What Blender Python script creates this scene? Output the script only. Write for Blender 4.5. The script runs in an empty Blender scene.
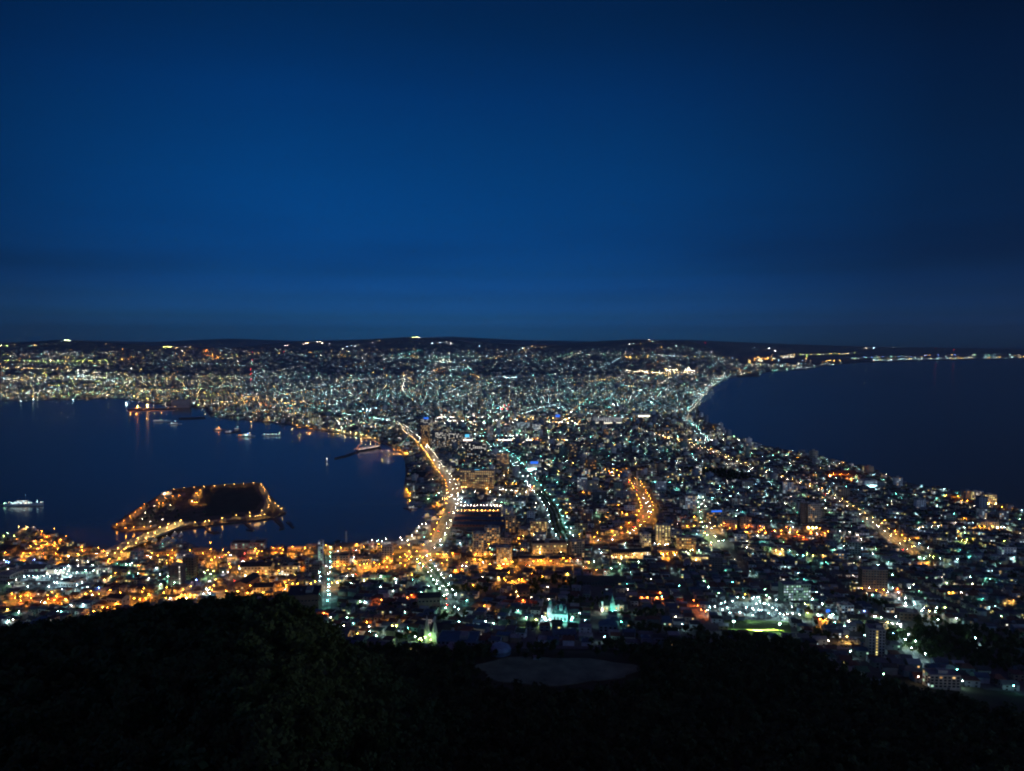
import bpy, math, random
import numpy as np
from mathutils import Vector, Matrix
from mathutils.geometry import tessellate_polygon

sc = bpy.context.scene
COL = sc.collection
R = math.radians
rng = random.Random(7)
nrs = np.random.RandomState(11)

# ------------------------------------------------------------------ camera, sky, exposure
F, CX, CY = 760.0, 512.0, 385.5
PITCH = math.atan((CY - 345.0) / F)
CP, SP = math.cos(PITCH), math.sin(PITCH)
CAMZ = 334.0
cam = bpy.data.cameras.new('camera')
camo = bpy.data.objects.new('camera', cam)
COL.objects.link(camo)
camo.location = (0, 0, CAMZ)
camo.rotation_euler = (math.pi / 2 - PITCH, 0, 0)
cam.sensor_width = 36.0
cam.lens = 36.0 * F / 1024.0
cam.clip_start = 1.0
cam.clip_end = 200000.0
sc.camera = camo
sc.render.engine = 'CYCLES'
sc.view_settings.view_transform = 'Standard'
sc.view_settings.look = 'None'
sc.view_settings.exposure = 0.0
sc.view_settings.gamma = 1.0
cy = sc.cycles
cy.max_bounces = 3
cy.diffuse_bounces = 1
cy.glossy_bounces = 2
cy.transmission_bounces = 0
cy.volume_bounces = 0
cy.transparent_max_bounces = 4
cy.sample_clamp_indirect = 1.5
cy.sample_clamp_direct = 0
cy.use_light_tree = True
cy.use_denoising = True
cy.caustics_reflective = False
cy.caustics_refractive = False
cy.filter_width = 2.0
sc.render.use_persistent_data = False

world = bpy.data.worlds.new('World')
sc.world = world
world.use_nodes = True
nt = world.node_tree
bg = nt.nodes['Background']
sky = nt.nodes.new('ShaderNodeTexSky')
sky.sky_type = 'NISHITA'
sky.sun_disc = False
sky.sun_elevation = R(2.0)
sky.sun_rotation = R(128)
sky.dust_density = 1.0
sky.ozone_density = 3.0
tc = nt.nodes.new('ShaderNodeTexCoord')
sep = nt.nodes.new('ShaderNodeSeparateXYZ')
nt.links.new(tc.outputs['Generated'], sep.inputs[0])
ramp = nt.nodes.new('ShaderNodeValToRGB')
nt.links.new(sep.outputs['Z'], ramp.inputs[0])
cr = ramp.color_ramp
SKYR = [(0.0, (.38, 5.8, 80.0)), (.0092, (.30, 4.5, 62.0)), (.0197, (.20, 2.8, 32.5)), (.0353, (.13, 1.55, 12.4)), (.0588, (.075, .92, 5.2)), (.091, (.030, .59, 2.5)),
        (.1229, (.0135, .491, 1.81)), (.1605, (.0053, .478, 1.51)), (.2093, (.002, .461, 1.285)), (.2563, (.001, .432, 1.122)), (.3014, (.001, .383, 1.0)), (.3848, (.001, .277, .644)),
        (.62, (.12, .20, .50)), (1.0, (.24, .28, .60))]
cr.elements[0].position, cr.elements[0].color = SKYR[0][0], (*SKYR[0][1], 1)
cr.elements[1].position, cr.elements[1].color = SKYR[-1][0], (*SKYR[-1][1], 1)
for p_, c_ in SKYR[1:-1]:
    e_ = cr.elements.new(p_)
    e_.color = (*c_, 1)
mul = nt.nodes.new('ShaderNodeMixRGB')
mul.blend_type = 'MULTIPLY'
mul.inputs[0].default_value = 1.0
nt.links.new(sky.outputs[0], mul.inputs[1])
nt.links.new(ramp.outputs[0], mul.inputs[2])
# thin dusk cloud banks lying along the horizon
mp = nt.nodes.new('ShaderNodeMapping')
mp.inputs['Scale'].default_value = (1.6, 1.6, 15.0)
nt.links.new(tc.outputs['Generated'], mp.inputs[0])
nz = nt.nodes.new('ShaderNodeTexNoise')
nz.inputs['Scale'].default_value = 1.7
nz.inputs['Detail'].default_value = 5.0
nt.links.new(mp.outputs[0], nz.inputs[0])
cl = nt.nodes.new('ShaderNodeValToRGB')
cl.color_ramp.elements[0].position = .38
cl.color_ramp.elements[0].color = (1, 1, 1, 1)
cl.color_ramp.elements[1].position = .66
cl.color_ramp.elements[1].color = (.66, .68, .72, 1)
nt.links.new(nz.outputs[0], cl.inputs[0])
band = nt.nodes.new('ShaderNodeValToRGB')
band.color_ramp.elements[0].position = .03
band.color_ramp.elements[0].color = (.25, .25, .25, 1)
band.color_ramp.elements[1].position = .20
band.color_ramp.elements[1].color = (.12, .12, .12, 1)
e_ = band.color_ramp.elements.new(.10)
e_.color = (.75, .75, .75, 1)
nt.links.new(sep.outputs['Z'], band.inputs[0])
mul2 = nt.nodes.new('ShaderNodeMixRGB')
mul2.blend_type = 'MULTIPLY'
nt.links.new(band.outputs[0], mul2.inputs[0])
nt.links.new(mul.outputs[0], mul2.inputs[1])
nt.links.new(cl.outputs[0], mul2.inputs[2])
# the last glow of dusk is strongest ahead and falls off to either side
azr = nt.nodes.new('ShaderNodeValToRGB')
ac = azr.color_ramp
ac.elements[0].position, ac.elements[0].color = 0.0, (22, 3.6, 2.4, 1)
ac.elements[1].position, ac.elements[1].color = 1.0, (1, 1, 1, 1)
for p_, v_ in ((.45, (13, 1.9, 1.5)), (.70, (1.5, .36, .36)), (.84, (.6, .20, .20)), (.925, (.62, .42, .42)), (.965, (.85, .76, .76)), (.987, (1, .98, .98))):
    e_ = ac.elements.new(p_)
    e_.color = (*v_, 1)
vy = nt.nodes.new('ShaderNodeVectorMath')
vy.operation = 'DOT_PRODUCT'
vy.inputs[1].default_value = (-.06, .96, .26)
nt.links.new(tc.outputs['Generated'], vy.inputs[0])
rem = nt.nodes.new('ShaderNodeMath')
rem.operation = 'MULTIPLY_ADD'
rem.inputs[1].default_value = .5
rem.inputs[2].default_value = .5
nt.links.new(vy.outputs['Value'], rem.inputs[0])
nt.links.new(rem.outputs[0], azr.inputs[0])
mul3 = nt.nodes.new('ShaderNodeMixRGB')
mul3.blend_type = 'MULTIPLY'
mul3.inputs[0].default_value = 1.0
nt.links.new(mul2.outputs[0], mul3.inputs[1])
nt.links.new(azr.outputs[0], mul3.inputs[2])
nt.links.new(mul3.outputs[0], bg.inputs[0])
bg.inputs[1].default_value = 0.13

# ------------------------------------------------------------------ terrain and pixel helpers
BR = [0, 50, 100, 200, 300, 400, 500, 600, 700, 800, 900, 1000, 1100, 1180, 1235, 1300]
BZ = [330, 290, 250, 190, 152, 122, 96, 80, 62, 45, 30, 17, 7, 2.4, -2, -6]
SX = [-200, 0, 60, 120, 180, 240, 290, 330, 345, 380, 400, 460, 520, 1300]
SY = [655, 632, 625, 612, 605, 599, 606, 631, 650, 668, 690, 735, 900, 2000]
FIELD = (33.0, 578.0, 62.0, 25.0, 82.0)

def ground(x, y):
    x = np.asarray(x, float)
    y = np.asarray(y, float)
    r = np.hypot(x * .85, y)
    b = np.interp(r, BR, BZ)
    ys = np.maximum(y, 6.0)
    px = 512 + F * x / ys
    zc = CAMZ - (np.interp(px, SX, SY) - 345) / F * 380 - 8.0
    v = ys - 380
    s = np.where(v > 0, zc - .6 * v, zc - .2 * v)
    h = np.where(y > 6, np.maximum(b, s), b)
    e = np.sqrt(((x - FIELD[0]) / (FIELD[2] + 12)) ** 2 + ((y - FIELD[1]) / (FIELD[3] + 12)) ** 2)
    w = np.clip((1.45 - e) / .45, 0, 1)
    return h * (1 - w) + (FIELD[4] - .6) * w

def gz(x, y):
    return max(2.0, float(ground(x, y)))

def ray(px, py):
    a = (px - CX) / F
    b = -(py - CY) / F
    return (a, CP + b * SP, -SP + b * CP)

def at(px, py, h=0.0, z=None):
    """world point where the view ray of a pixel meets the ground raised by h (or the level z)"""
    dx, dy, dz = ray(px, py)
    if z is None:
        t = 380.0
        while t < 60000:
            if CAMZ + dz * t <= gz(dx * t, dy * t) + h and t > 520:
                break
            t += 4.0 if t < 1600 else 4000
            if t > 1600:
                t = (CAMZ - 2.0 - h) / max(-dz, 1e-4)
                break
        x, y = dx * t, dy * t
        return (x, y, gz(x, y))
    t = (CAMZ - z) / max(-dz, 1e-4)
    return (dx * t, dy * t, z)

def proj(x, y, z):
    d = y * CP - (z - CAMZ) * SP
    u = y * SP + (z - CAMZ) * CP
    return CX + F * x / d, CY - F * u / d

def visible(x, y, z):
    """not behind the near spur of the hill"""
    t = np.linspace(.15, .96, 40)
    return not np.any(ground(x * t, y * t) + 6 > CAMZ + (z - CAMZ) * t)

# ------------------------------------------------------------------ materials
MATS = {}

def mat(name, col, rough=.8, var=.25, scale=.25, metal=0.0, bump=0.0):
    if name in MATS:
        return MATS[name]
    m = bpy.data.materials.new(name)
    m.use_nodes = True
    n = m.node_tree
    b = n.nodes['Principled BSDF']
    b.inputs['Roughness'].default_value = rough
    b.inputs['Metallic'].default_value = metal
    g = n.nodes.new('ShaderNodeNewGeometry')
    t = n.nodes.new('ShaderNodeTexNoise')
    t.inputs['Scale'].default_value = scale
    t.inputs['Detail'].default_value = 5
    t.inputs['Roughness'].default_value = .65
    n.links.new(g.outputs['Position'], t.inputs['Vector'])
    r = n.nodes.new('ShaderNodeValToRGB')
    r.color_ramp.elements[0].position = .3
    r.color_ramp.elements[1].position = .7
    r.color_ramp.elements[0].color = (*[c * (1 - var) for c in col], 1)
    r.color_ramp.elements[1].color = (*[min(1, c * (1 + var)) for c in col], 1)
    n.links.new(t.outputs[0], r.inputs[0])
    n.links.new(r.outputs[0], b.inputs['Base Color'])
    if bump:
        bm_ = n.nodes.new('ShaderNodeBump')
        bm_.inputs['Strength'].default_value = bump
        n.links.new(t.outputs[0], bm_.inputs['Height'])
        n.links.new(bm_.outputs[0], b.inputs['Normal'])
    MATS[name] = m
    return m

def glow(name, col, strength, sample=True):
    if name in MATS:
        return MATS[name]
    m = bpy.data.materials.new(name)
    m.use_nodes = True
    n = m.node_tree
    n.nodes.remove(n.nodes['Principled BSDF'])
    e = n.nodes.new('ShaderNodeEmission')
    e.inputs[0].default_value = (*col, 1)
    e.inputs[1].default_value = strength
    n.links.new(e.outputs[0], n.nodes['Material Output'].inputs[0])
    m.cycles.emission_sampling = 'FRONT' if sample else 'NONE'
    MATS[name] = m
    return m

LC = {'s': (1, .34, .03), 'w': (1, .88, .66), 'p': (1, .74, .60), 'c': (.55, .95, 1), 't': (.22, 1, .86), 'g': (.42, 1, .58),
      'r': (1, .20, .03), 'b': (.15, .3, 1), 'y': (1, .52, .12), 'x': (1, .02, .04), 'l': (.70, 1, .20)}
LN = {'s': 'sodium orange', 'w': 'warm white', 'p': 'pinkish white', 'c': 'cool white', 't': 'turquoise', 'g': 'green white', 'r': 'deep orange', 'b': 'blue', 'y': 'amber', 'x': 'red', 'l': 'lime'}
LPOW = {'s': 1250, 'w': 600, 'p': 520, 'c': 520, 't': 560, 'g': 560, 'r': 1100, 'b': 300, 'y': 800, 'x': 200, 'l': 300}
def vismat(c, s):
    s = min((1.5, 3, 6, 12, 20, 30, 45, 70, 110, 160, 240), key=lambda v: abs(v - s))
    return glow('lamp_globe_%s_%g' % (LN[c].replace(' ', '_'), s), LC[c], s)
def lampmat(c, k=1.0, tag=''):
    return glow('lamp_glow_' + LN[c].replace(' ', '_') + tag, LC[c], LPOW[c] * k)

WIN = {'warm_dim': ((1, .55, .20), .42), 'cool_dim': ((.6, .85, 1), .35), 'yellow_dim': ((1, .72, .22), .55), 'white_dim': ((1, .85, .65), .6), 'green_dim': ((.5, .9, .65), .3), 'orange_dim': ((1, .38, .06), .4), 'warm': ((1, .62, .25), 1.1), 'yellow': ((1, .82, .28), 1.6), 'cool': ((.72, .92, 1), 1.0), 'green': ((.55, 1, .70), .9), 'orange': ((1, .42, .07), 1.1), 'white': ((1, .93, .80), 1.9)}
def winmat(k):
    c, s = WIN[k]
    return glow('window_lit_' + k, c, s, False)

M = dict(
    conc=mat('concrete', (.33, .32, .30)), pale=mat('pale_render', (.52, .50, .46)), white=mat('white_render', (.68, .68, .66)),
    cream=mat('cream_render', (.50, .43, .32)), tan=mat('tan_tile', (.36, .27, .18)), brick=mat('red_brick', (.30, .12, .08)),
    grey=mat('grey_siding', (.24, .25, .27)), dark=mat('dark_cladding', (.09, .09, .10)), brown=mat('brown_tile', (.20, .13, .09)),
    blue=mat('blue_grey_siding', (.18, .23, .30)), green=mat('green_siding', (.22, .30, .24)), pink=mat('pink_tile', (.46, .32, .28)),
    roof=mat('grey_roof', (.13, .13, .14)), roofr=mat('rust_red_roof', (.16, .07, .05)), roofb=mat('blue_metal_roof', (.07, .11, .17), .5),
    roofg=mat('green_metal_roof', (.07, .13, .09), .5), roofd=mat('charcoal_roof', (.05, .05, .055)), roofl=mat('pale_flat_roof', (.30, .30, .30)),
    glass=mat('dark_window_glass', (.03, .035, .045), .12, .1), metal=mat('galvanised_steel', (.30, .30, .31), .45, .15, 1, .6),
    asphalt=mat('asphalt', (.18, .175, .165), .85, .35, .08), pave=mat('pale_paving', (.24, .23, .21), .85, .3, .06), quay=mat('quay_concrete', (.26, .25, .23), .85, .3, .05),
    ground=mat('town_ground', (.15, .145, .135), .9, .45, .02), soil=mat('hill_soil', (.05, .05, .022), .95, .4, .05), leaf=mat('foliage', (.034, .058, .010), .8, .45, .35),
    leafp=mat('park_foliage', (.05, .085, .035), .8, .4, .5), bark=mat('bark', (.05, .04, .03), .9, .3, 2), sand=mat('playing_field_sand', (.19, .27, .15), .9, .45, .06),
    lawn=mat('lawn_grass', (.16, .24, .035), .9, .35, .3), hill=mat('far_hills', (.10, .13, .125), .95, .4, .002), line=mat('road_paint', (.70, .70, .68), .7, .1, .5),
    hullw=mat('white_hull_paint', (.72, .73, .74), .35, .1, .2), hulld=mat('dark_blue_hull_paint', (.05, .07, .12), .35, .1, .2), hullr=mat('red_hull_paint', (.30, .05, .04), .4, .15, .2),
    isle=mat('island_ground', (.13, .11, .08), .95, .4, .05), copper=mat('verdigris_copper', (.20, .45, .40), .6, .2, .4), rock=mat('breakwater_rock', (.12, .115, .11), .95, .4, .15), carp=mat('car_paint_white', (.75, .75, .75), .3, .05, .5),
    card=mat('car_paint_dark', (.05, .05, .06), .3, .1, .5), cars=mat('car_paint_silver', (.40, .41, .42), .3, .05, .5), tyre=mat('rubber', (.02, .02, .02), .9, .1, 2),
    yard=mat('factory_yard_paving', (.34, .35, .34), .85, .25, .06), beach=mat('grey_sand', (.10, .10, .09), .95, .3, .05))

# ------------------------------------------------------------------ mesh helpers
class MB:
    def __init__(s):
        s.v, s.f, s.m = [], [], []

    def add(s, vs, fs, m=0):
        o = len(s.v)
        s.v += vs
        s.f += [tuple(i + o for i in f) for f in fs]
        s.m += [m] * len(fs)
        return s

    def box(s, x0, x1, y0, y1, z0, z1, m=0):
        vs = [(x0, y0, z0), (x1, y0, z0), (x1, y1, z0), (x0, y1, z0), (x0, y0, z1), (x1, y0, z1), (x1, y1, z1), (x0, y1, z1)]
        return s.add(vs, [(0, 3, 2, 1), (4, 5, 6, 7), (0, 1, 5, 4), (1, 2, 6, 5), (2, 3, 7, 6), (3, 0, 4, 7)], m)

    def gable(s, x0, x1, y0, y1, z0, z1, m=0, axis='x', th=.25):
        """a pitched roof shell with thickness, ridge along axis"""
        if axis == 'x':
            c = (y0 + y1) / 2
            pr = [(y0, z0), (c, z1), (y1, z0), (y1, z0 + th), (c, z1 + th), (y0, z0 + th)]
            a = [(x0, p, q) for p, q in pr]
            b = [(x1, p, q) for p, q in pr]
        else:
            c = (x0 + x1) / 2
            pr = [(x0, z0), (c, z1), (x1, z0), (x1, z0 + th), (c, z1 + th), (x0, z0 + th)]
            a = [(p, y1, q) for p, q in pr]
            b = [(p, y0, q) for p, q in pr]
        fs = [(i, (i + 1) % 6, (i + 1) % 6 + 6, i + 6) for i in range(6)]
        fs = [f[::-1] for f in fs]
        fs += [(0, 1, 4, 5), (1, 2, 3, 4), (11, 10, 7, 6), (10, 9, 8, 7)]
        return s.add(a + b, fs, m)

    def lathe(s, prof, n=10, m=0, c=(0, 0)):
        vs = [(c[0] + r * math.cos(2 * math.pi * k / n), c[1] + r * math.sin(2 * math.pi * k / n), z) for r, z in prof for k in range(n)]
        fs = []
        for i in range(len(prof) - 1):
            for k in range(n):
                fs.append((i * n + k, i * n + (k + 1) % n, (i + 1) * n + (k + 1) % n, (i + 1) * n + k))
        fs.append(tuple(range(n))[::-1])
        fs.append(tuple((len(prof) - 1) * n + k for k in range(n)))
        return s.add(vs, fs, m)

    def tube(s, a, b, r0, r1=None, n=6, m=0):
        a, b = Vector(a), Vector(b)
        r1 = r0 if r1 is None else r1
        d = (b - a).normalized()
        u = d.orthogonal().normalized()
        w = d.cross(u)
        vs = []
        for p, r in ((a, r0), (b, r1)):
            for k in range(n):
                t = 2 * math.pi * k / n
                vs.append(tuple(p + (u * math.cos(t) + w * math.sin(t)) * r))
        fs = [(k, (k + 1) % n, n + (k + 1) % n, n + k) for k in range(n)]
        fs += [tuple(range(n))[::-1], tuple(range(n, 2 * n))]
        return s.add(vs, fs, m)

    def ball(s, c, r, m=0, rz=None):
        rz = rz or r
        t = [(0, 0, rz)] + [(r * .87 * math.cos(k * 1.0472), r * .87 * math.sin(k * 1.0472), rz * .5) for k in range(6)] + \
            [(r * .87 * math.cos(k * 1.0472 + .52), r * .87 * math.sin(k * 1.0472 + .52), -rz * .5) for k in range(6)] + [(0, 0, -rz)]
        fs = []
        for k in range(6):
            j = (k + 1) % 6
            fs += [(0, 1 + k, 1 + j), (1 + k, 7 + k, 1 + j), (1 + j, 7 + k, 7 + j), (13, 7 + j, 7 + k)]
        return s.add([(c[0] + x, c[1] + y, c[2] + z) for x, y, z in t], fs, m)

    def mesh(s, name, mats):
        me = bpy.data.meshes.new(name)
        me.from_pydata(s.v, [], s.f)
        for q in mats if isinstance(mats, (list, tuple)) else [mats]:
            me.materials.append(q)
        if any(s.m):
            me.polygons.foreach_set('material_index', s.m)
        me.update()
        return me

    def build(s, name, mats, parent=None, loc=None, rz=0):
        return put(name, s.mesh(name, mats), parent, loc, rz)

def put(name, me, parent=None, loc=None, rz=0):
    o = bpy.data.objects.new(name, me)
    COL.objects.link(o)
    if loc is not None:
        o.location = loc
    if rz:
        o.rotation_euler = (0, 0, rz)
    if parent is not None:
        o.parent = parent
    return o

def tag(o, label=None, cat=None, group=None, kind=None):
    if label:
        o['label'] = label
    if cat:
        o['category'] = cat
    if group:
        o['group'] = group
    if kind:
        o['kind'] = kind
    return o

def thing(name, loc, rz, label, cat, group=None):
    o = bpy.data.objects.new(name, None)
    COL.objects.link(o)
    o.location = loc
    o.rotation_euler = (0, 0, rz)
    o.empty_display_size = 1
    return tag(o, label, cat, group)

def copy_tree(o, parent=None):
    c = o.copy()
    COL.objects.link(c)
    c.parent = parent
    for ch in list(KIDS.get(o.name, ())):
        copy_tree_child(ch, c)
    return c

KIDS = {}
def kids(o):
    if o.name not in KIDS:
        KIDS[o.name] = [q for q in bpy.data.objects if q.parent == o]
    return KIDS[o.name]

def dup(o, parent=None):
    c = o.copy()
    COL.objects.link(c)
    c.parent = parent
    for ch in kids(o):
        dup(ch, c)
    return c

def bigmesh(name, V, T, mi, mats):
    """V (n,3), T (m,3) triangles, mi material index per triangle"""
    me = bpy.data.meshes.new(name)
    V = np.ascontiguousarray(V, dtype=np.float32)
    T = np.ascontiguousarray(T, dtype=np.int32)
    me.vertices.add(len(V))
    me.vertices.foreach_set('co', V.ravel())
    me.loops.add(T.size)
    me.loops.foreach_set('vertex_index', T.ravel())
    me.polygons.add(len(T))
    me.polygons.foreach_set('loop_start', np.arange(0, T.size, 3, dtype=np.int32))
    me.polygons.foreach_set('loop_total', np.full(len(T), 3, dtype=np.int32))
    me.polygons.foreach_set('material_index', np.ascontiguousarray(mi, dtype=np.int32))
    for q in mats:
        me.materials.append(q)
    me.update(calc_edges=True)
    me.validate()
    return put(name, me)

def template(mb):
    """triangulated copy of an MB: verts, tris, material per tri"""
    t, mi = [], []
    for f, m in zip(mb.f, mb.m):
        for k in range(1, len(f) - 1):
            t.append((f[0], f[k], f[k + 1]))
            mi.append(m)
    return np.array(mb.v, float), np.array(t, int), np.array(mi, int)

class Bulk:
    def __init__(s):
        s.V, s.T, s.I, s.n = [], [], [], 0

    def add(s, tpl, pos, scale, ang, mats):
        """pos (k,3), scale (k,3) or scalar, ang (k,), mats (k, slots) -> material index of each slot"""
        tv, tt, tm = tpl
        k = len(pos)
        if not k:
            return
        pos = np.asarray(pos, float)
        scale = np.broadcast_to(np.asarray(scale, float), (k, 3))
        v = tv[None] * scale[:, None, :]
        c, q = np.cos(ang)[:, None], np.sin(ang)[:, None]
        w = np.stack([v[..., 0] * c - v[..., 1] * q, v[..., 0] * q + v[..., 1] * c, v[..., 2]], -1) + pos[:, None, :]
        s.V.append(w.reshape(-1, 3))
        s.T.append((tt[None] + (np.arange(k) * len(tv))[:, None, None] + s.n).reshape(-1, 3))
        s.I.append(np.asarray(mats)[:, tm].ravel())
        s.n += k * len(tv)

    def build(s, name, mats):
        if not s.V:
            return None
        return bigmesh(name, np.concatenate(s.V), np.concatenate(s.T), np.concatenate(s.I), mats)

# ------------------------------------------------------------------ the setting: sea, land, hill, far hills
def w2(px, py, z=2.0):
    return at(px, py, z=z)[:2]

BAY = [(-400, 404), (0, 400), (60, 399), (120, 398), (172, 406), (190, 407), (205, 408), (209, 415), (225, 418), (255, 420), (280, 423), (300, 426), (312, 428.5),
       (330, 431), (350, 435), (368, 438), (380, 441), (392, 447), (398, 450), (404, 456), (406, 470), (404, 486), (405, 497), (425, 500), (428, 504), (424, 508), (434, 507),
       (438, 512), (448, 511), (441, 525), (436, 536), (431, 537), (430, 524), (424, 522), (416, 528), (408, 536), (396, 541), (360, 543), (330, 544), (300, 546), (265, 549),
       (232, 549), (228, 552), (195, 547), (190, 543), (180, 546), (150, 546), (136, 550), (104, 549), (72, 541), (68, 536), (45, 532), (20, 529), (19, 539), (-5, 538), (-60, 541), (-400, 560)]
SEA = [(1200, 570), (1100, 538), (1024, 511), (1017, 508.5), (996, 502), (953, 491), (921, 486), (900, 481), (876, 470), (841, 462), (814, 455), (777, 449), (750, 442),
       (744, 441), (728, 434), (707, 421), (698, 409), (700, 398), (713, 387), (728, 378), (757, 373.5), (779, 371), (803, 369), (822, 366), (857, 363), (937, 360), (1024, 358.3), (1200, 357)]
LAND = [w2(*p) for p in BAY] + [(-1500, 900), (-1500, -250), (1500, -250)] + [w2(*p) for p in SEA] + [(30000, 20500), (45000, 22000), (45000, 50000), (-45000, 50000), (-45000, 4600)]
LA = np.array(LAND)

def inside(x, y, poly=LA):
    x = np.asarray(x, float)
    y = np.asarray(y, float)
    r = np.zeros(x.shape, bool)
    n = len(poly)
    for i in range(n):
        x0, y0 = poly[i]
        x1, y1 = poly[(i + 1) % n]
        if y0 == y1:
            continue
        c = ((y0 > y) != (y1 > y)) & (x < (x1 - x0) * (y - y0) / (y1 - y0) + x0)
        r ^= c
    return r

def slab(name, pts, z0, z1, m, mside=None, kind='structure'):
    """a flat sheet of ground with edges going down to z0"""
    n = len(pts)
    vs = [(x, y, z1) for x, y in pts] + [(x, y, z0) for x, y in pts]
    tri = tessellate_polygon([[Vector((x, y, 0)) for x, y in pts]])
    me = bpy.data.meshes.new(name)
    area = sum(pts[i][0] * pts[(i + 1) % n][1] - pts[(i + 1) % n][0] * pts[i][1] for i in range(n))
    fs = []
    for t in tri:
        a, b, c = [pts[i] for i in t]
        cr_ = (b[0] - a[0]) * (c[1] - a[1]) - (b[1] - a[1]) * (c[0] - a[0])
        fs.append(tuple(t) if cr_ > 0 else tuple(t[::-1]))
    nt_ = len(fs)
    for i in range(n):
        j = (i + 1) % n
        fs.append((i, i + n, j + n, j) if area > 0 else (j, j + n, i + n, i))
    me.from_pydata(vs, [], fs)
    me.materials.append(m)
    me.materials.append(mside or m)
    for i, p in enumerate(me.polygons):
        p.material_index = 0 if i < nt_ else 1
    me.update()
    o = put(name, me)
    if kind:
        o['kind'] = kind
    return o

slab('town_ground', LAND, -3.0, 2.0, M['ground'], M['quay'])

# sea: a rippled glossy sheet
wm = bpy.data.materials.new('sea_water')
wm.use_nodes = True
n_ = wm.node_tree
b_ = n_.nodes['Principled BSDF']
b_.inputs['Base Color'].default_value = (.17, .13, .07, 1)
b_.inputs['Roughness'].default_value = .19
b_.inputs['IOR'].default_value = 1.33
g_ = n_.nodes.new('ShaderNodeNewGeometry')
t1 = n_.nodes.new('ShaderNodeTexNoise')
t1.inputs['Scale'].default_value = .12
t1.inputs['Detail'].default_value = 6
t1.inputs['Roughness'].default_value = .6
n_.links.new(g_.outputs['Position'], t1.inputs['Vector'])
bp = n_.nodes.new('ShaderNodeBump')
bp.inputs['Strength'].default_value = .07
bp.inputs['Distance'].default_value = .6
n_.links.new(t1.outputs[0], bp.inputs['Height'])
n_.links.new(bp.outputs[0], b_.inputs['Normal'])
me = bpy.data.meshes.new('sea')
me.from_pydata([(-90000, -2000, 0), (90000, -2000, 0), (90000, 120000, 0), (-90000, 120000, 0)], [], [(0, 1, 2, 3)])
me.materials.append(wm)
tag(put('sea', me), kind='structure')

# the mountain flank we look down from
gx = np.arange(-1450, 1451, 10.0)
gy = np.concatenate([np.arange(-60, 360, 6.0), np.arange(360, 420, 4.0), np.arange(420, 1480, 8.0)])
X, Y = np.meshgrid(gx, gy)
Z = ground(X, Y)
nx_, ny_ = len(gx), len(gy)
idx = np.arange(nx_ * ny_).reshape(ny_, nx_)
A, B, C_, D_ = idx[:-1, :-1].ravel(), idx[:-1, 1:].ravel(), idx[1:, 1:].ravel(), idx[1:, :-1].ravel()
T = np.concatenate([np.stack([A, B, C_], 1), np.stack([A, C_, D_], 1)])
ctr = np.hypot(X * .85, Y).ravel()
PXg = (512 + F * X / np.maximum(Y, 6)).ravel()
zone = ((ctr < 640)).astype(int)
mi = np.where(zone[T[:, 0]] > 0, 0, 1)
hl = bigmesh('hillside', np.stack([X.ravel(), Y.ravel(), Z.ravel()], 1), T, mi, [M['soil'], M['ground']])
hl['kind'] = 'structure'

# the plain climbs gently inland to a line of low hills; higher hills stand farther off
HX = [-260, 0, 60, 130, 170, 230, 290, 340, 410, 470, 540, 600, 640, 690, 740, 900]
HY = [345, 345, 339.5, 344, 346.5, 348, 342, 341, 336.8, 341, 346, 341, 339, 342, 349, 356]
D0, DC, D1 = 8000.0, 15000.0, 19000.0

def plain(x, y):
    x = np.asarray(x, float)
    y = np.asarray(y, float)
    px = 512 + F * x / np.maximum(y, 10)
    zc = CAMZ - (np.interp(px, HX, HY) - 345) / F * DC
    e = np.clip((y - D0) / (DC - D0), 0, 1) ** 1.12
    b = np.clip((D1 - y) / (D1 - DC), 0, 1)
    w = np.clip((752 - px) / 60, 0, 1)
    w = w * w * (3 - 2 * w)
    wob = 1 + .05 * np.sin(x / 610.0 + y / 900.0) * np.clip((1 - e) * 4, 0, 1)
    return 1.5 + (zc - 1.5) * np.where(y > DC, b, e * wob) * w

FH = [(-260, 343), (0, 342.5), (70, 340), (150, 342), (230, 338.5), (300, 341), (380, 339), (450, 336.5), (520, 340), (600, 341.5), (680, 339.5), (760, 343), (850, 346), (950, 348), (1024, 349), (1290, 351)]
def far_height(px, d):
    zc = CAMZ - (np.interp(px, [p[0] for p in FH], [p[1] for p in FH]) - 345) / F * 27500
    return 1.0 + (zc - 1) * np.interp((np.asarray(d) - 24000) / 7000, [0, .25, .5], [0, .55, 1.0])

def at_far(px, py):
    dx, dy, dz = ray(px, py)
    t = np.arange(2600, 15400, 40.0)
    hit = CAMZ + dz * t <= np.maximum(2.0, plain(dx * t, dy * t))
    if hit.any():
        q = t[int(np.argmax(hit))]
        return dx * q, dy * q, max(2.0, float(plain(dx * q, dy * q)))
    if px > 700 and py <= 356.2:
        t = np.arange(23500, 27500, 50.0)
        hz_ = far_height(px, t)
        hit = CAMZ + dz * t <= hz_
        if hit.any():
            q = t[int(np.argmax(hit))]
            return dx * q, dy * q, CAMZ + dz * q
        return None
    if py > 352.5 and px > 700:
        q = (CAMZ - 2) / -dz
        return dx * q, dy * q, 2.0
    return None

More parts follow.
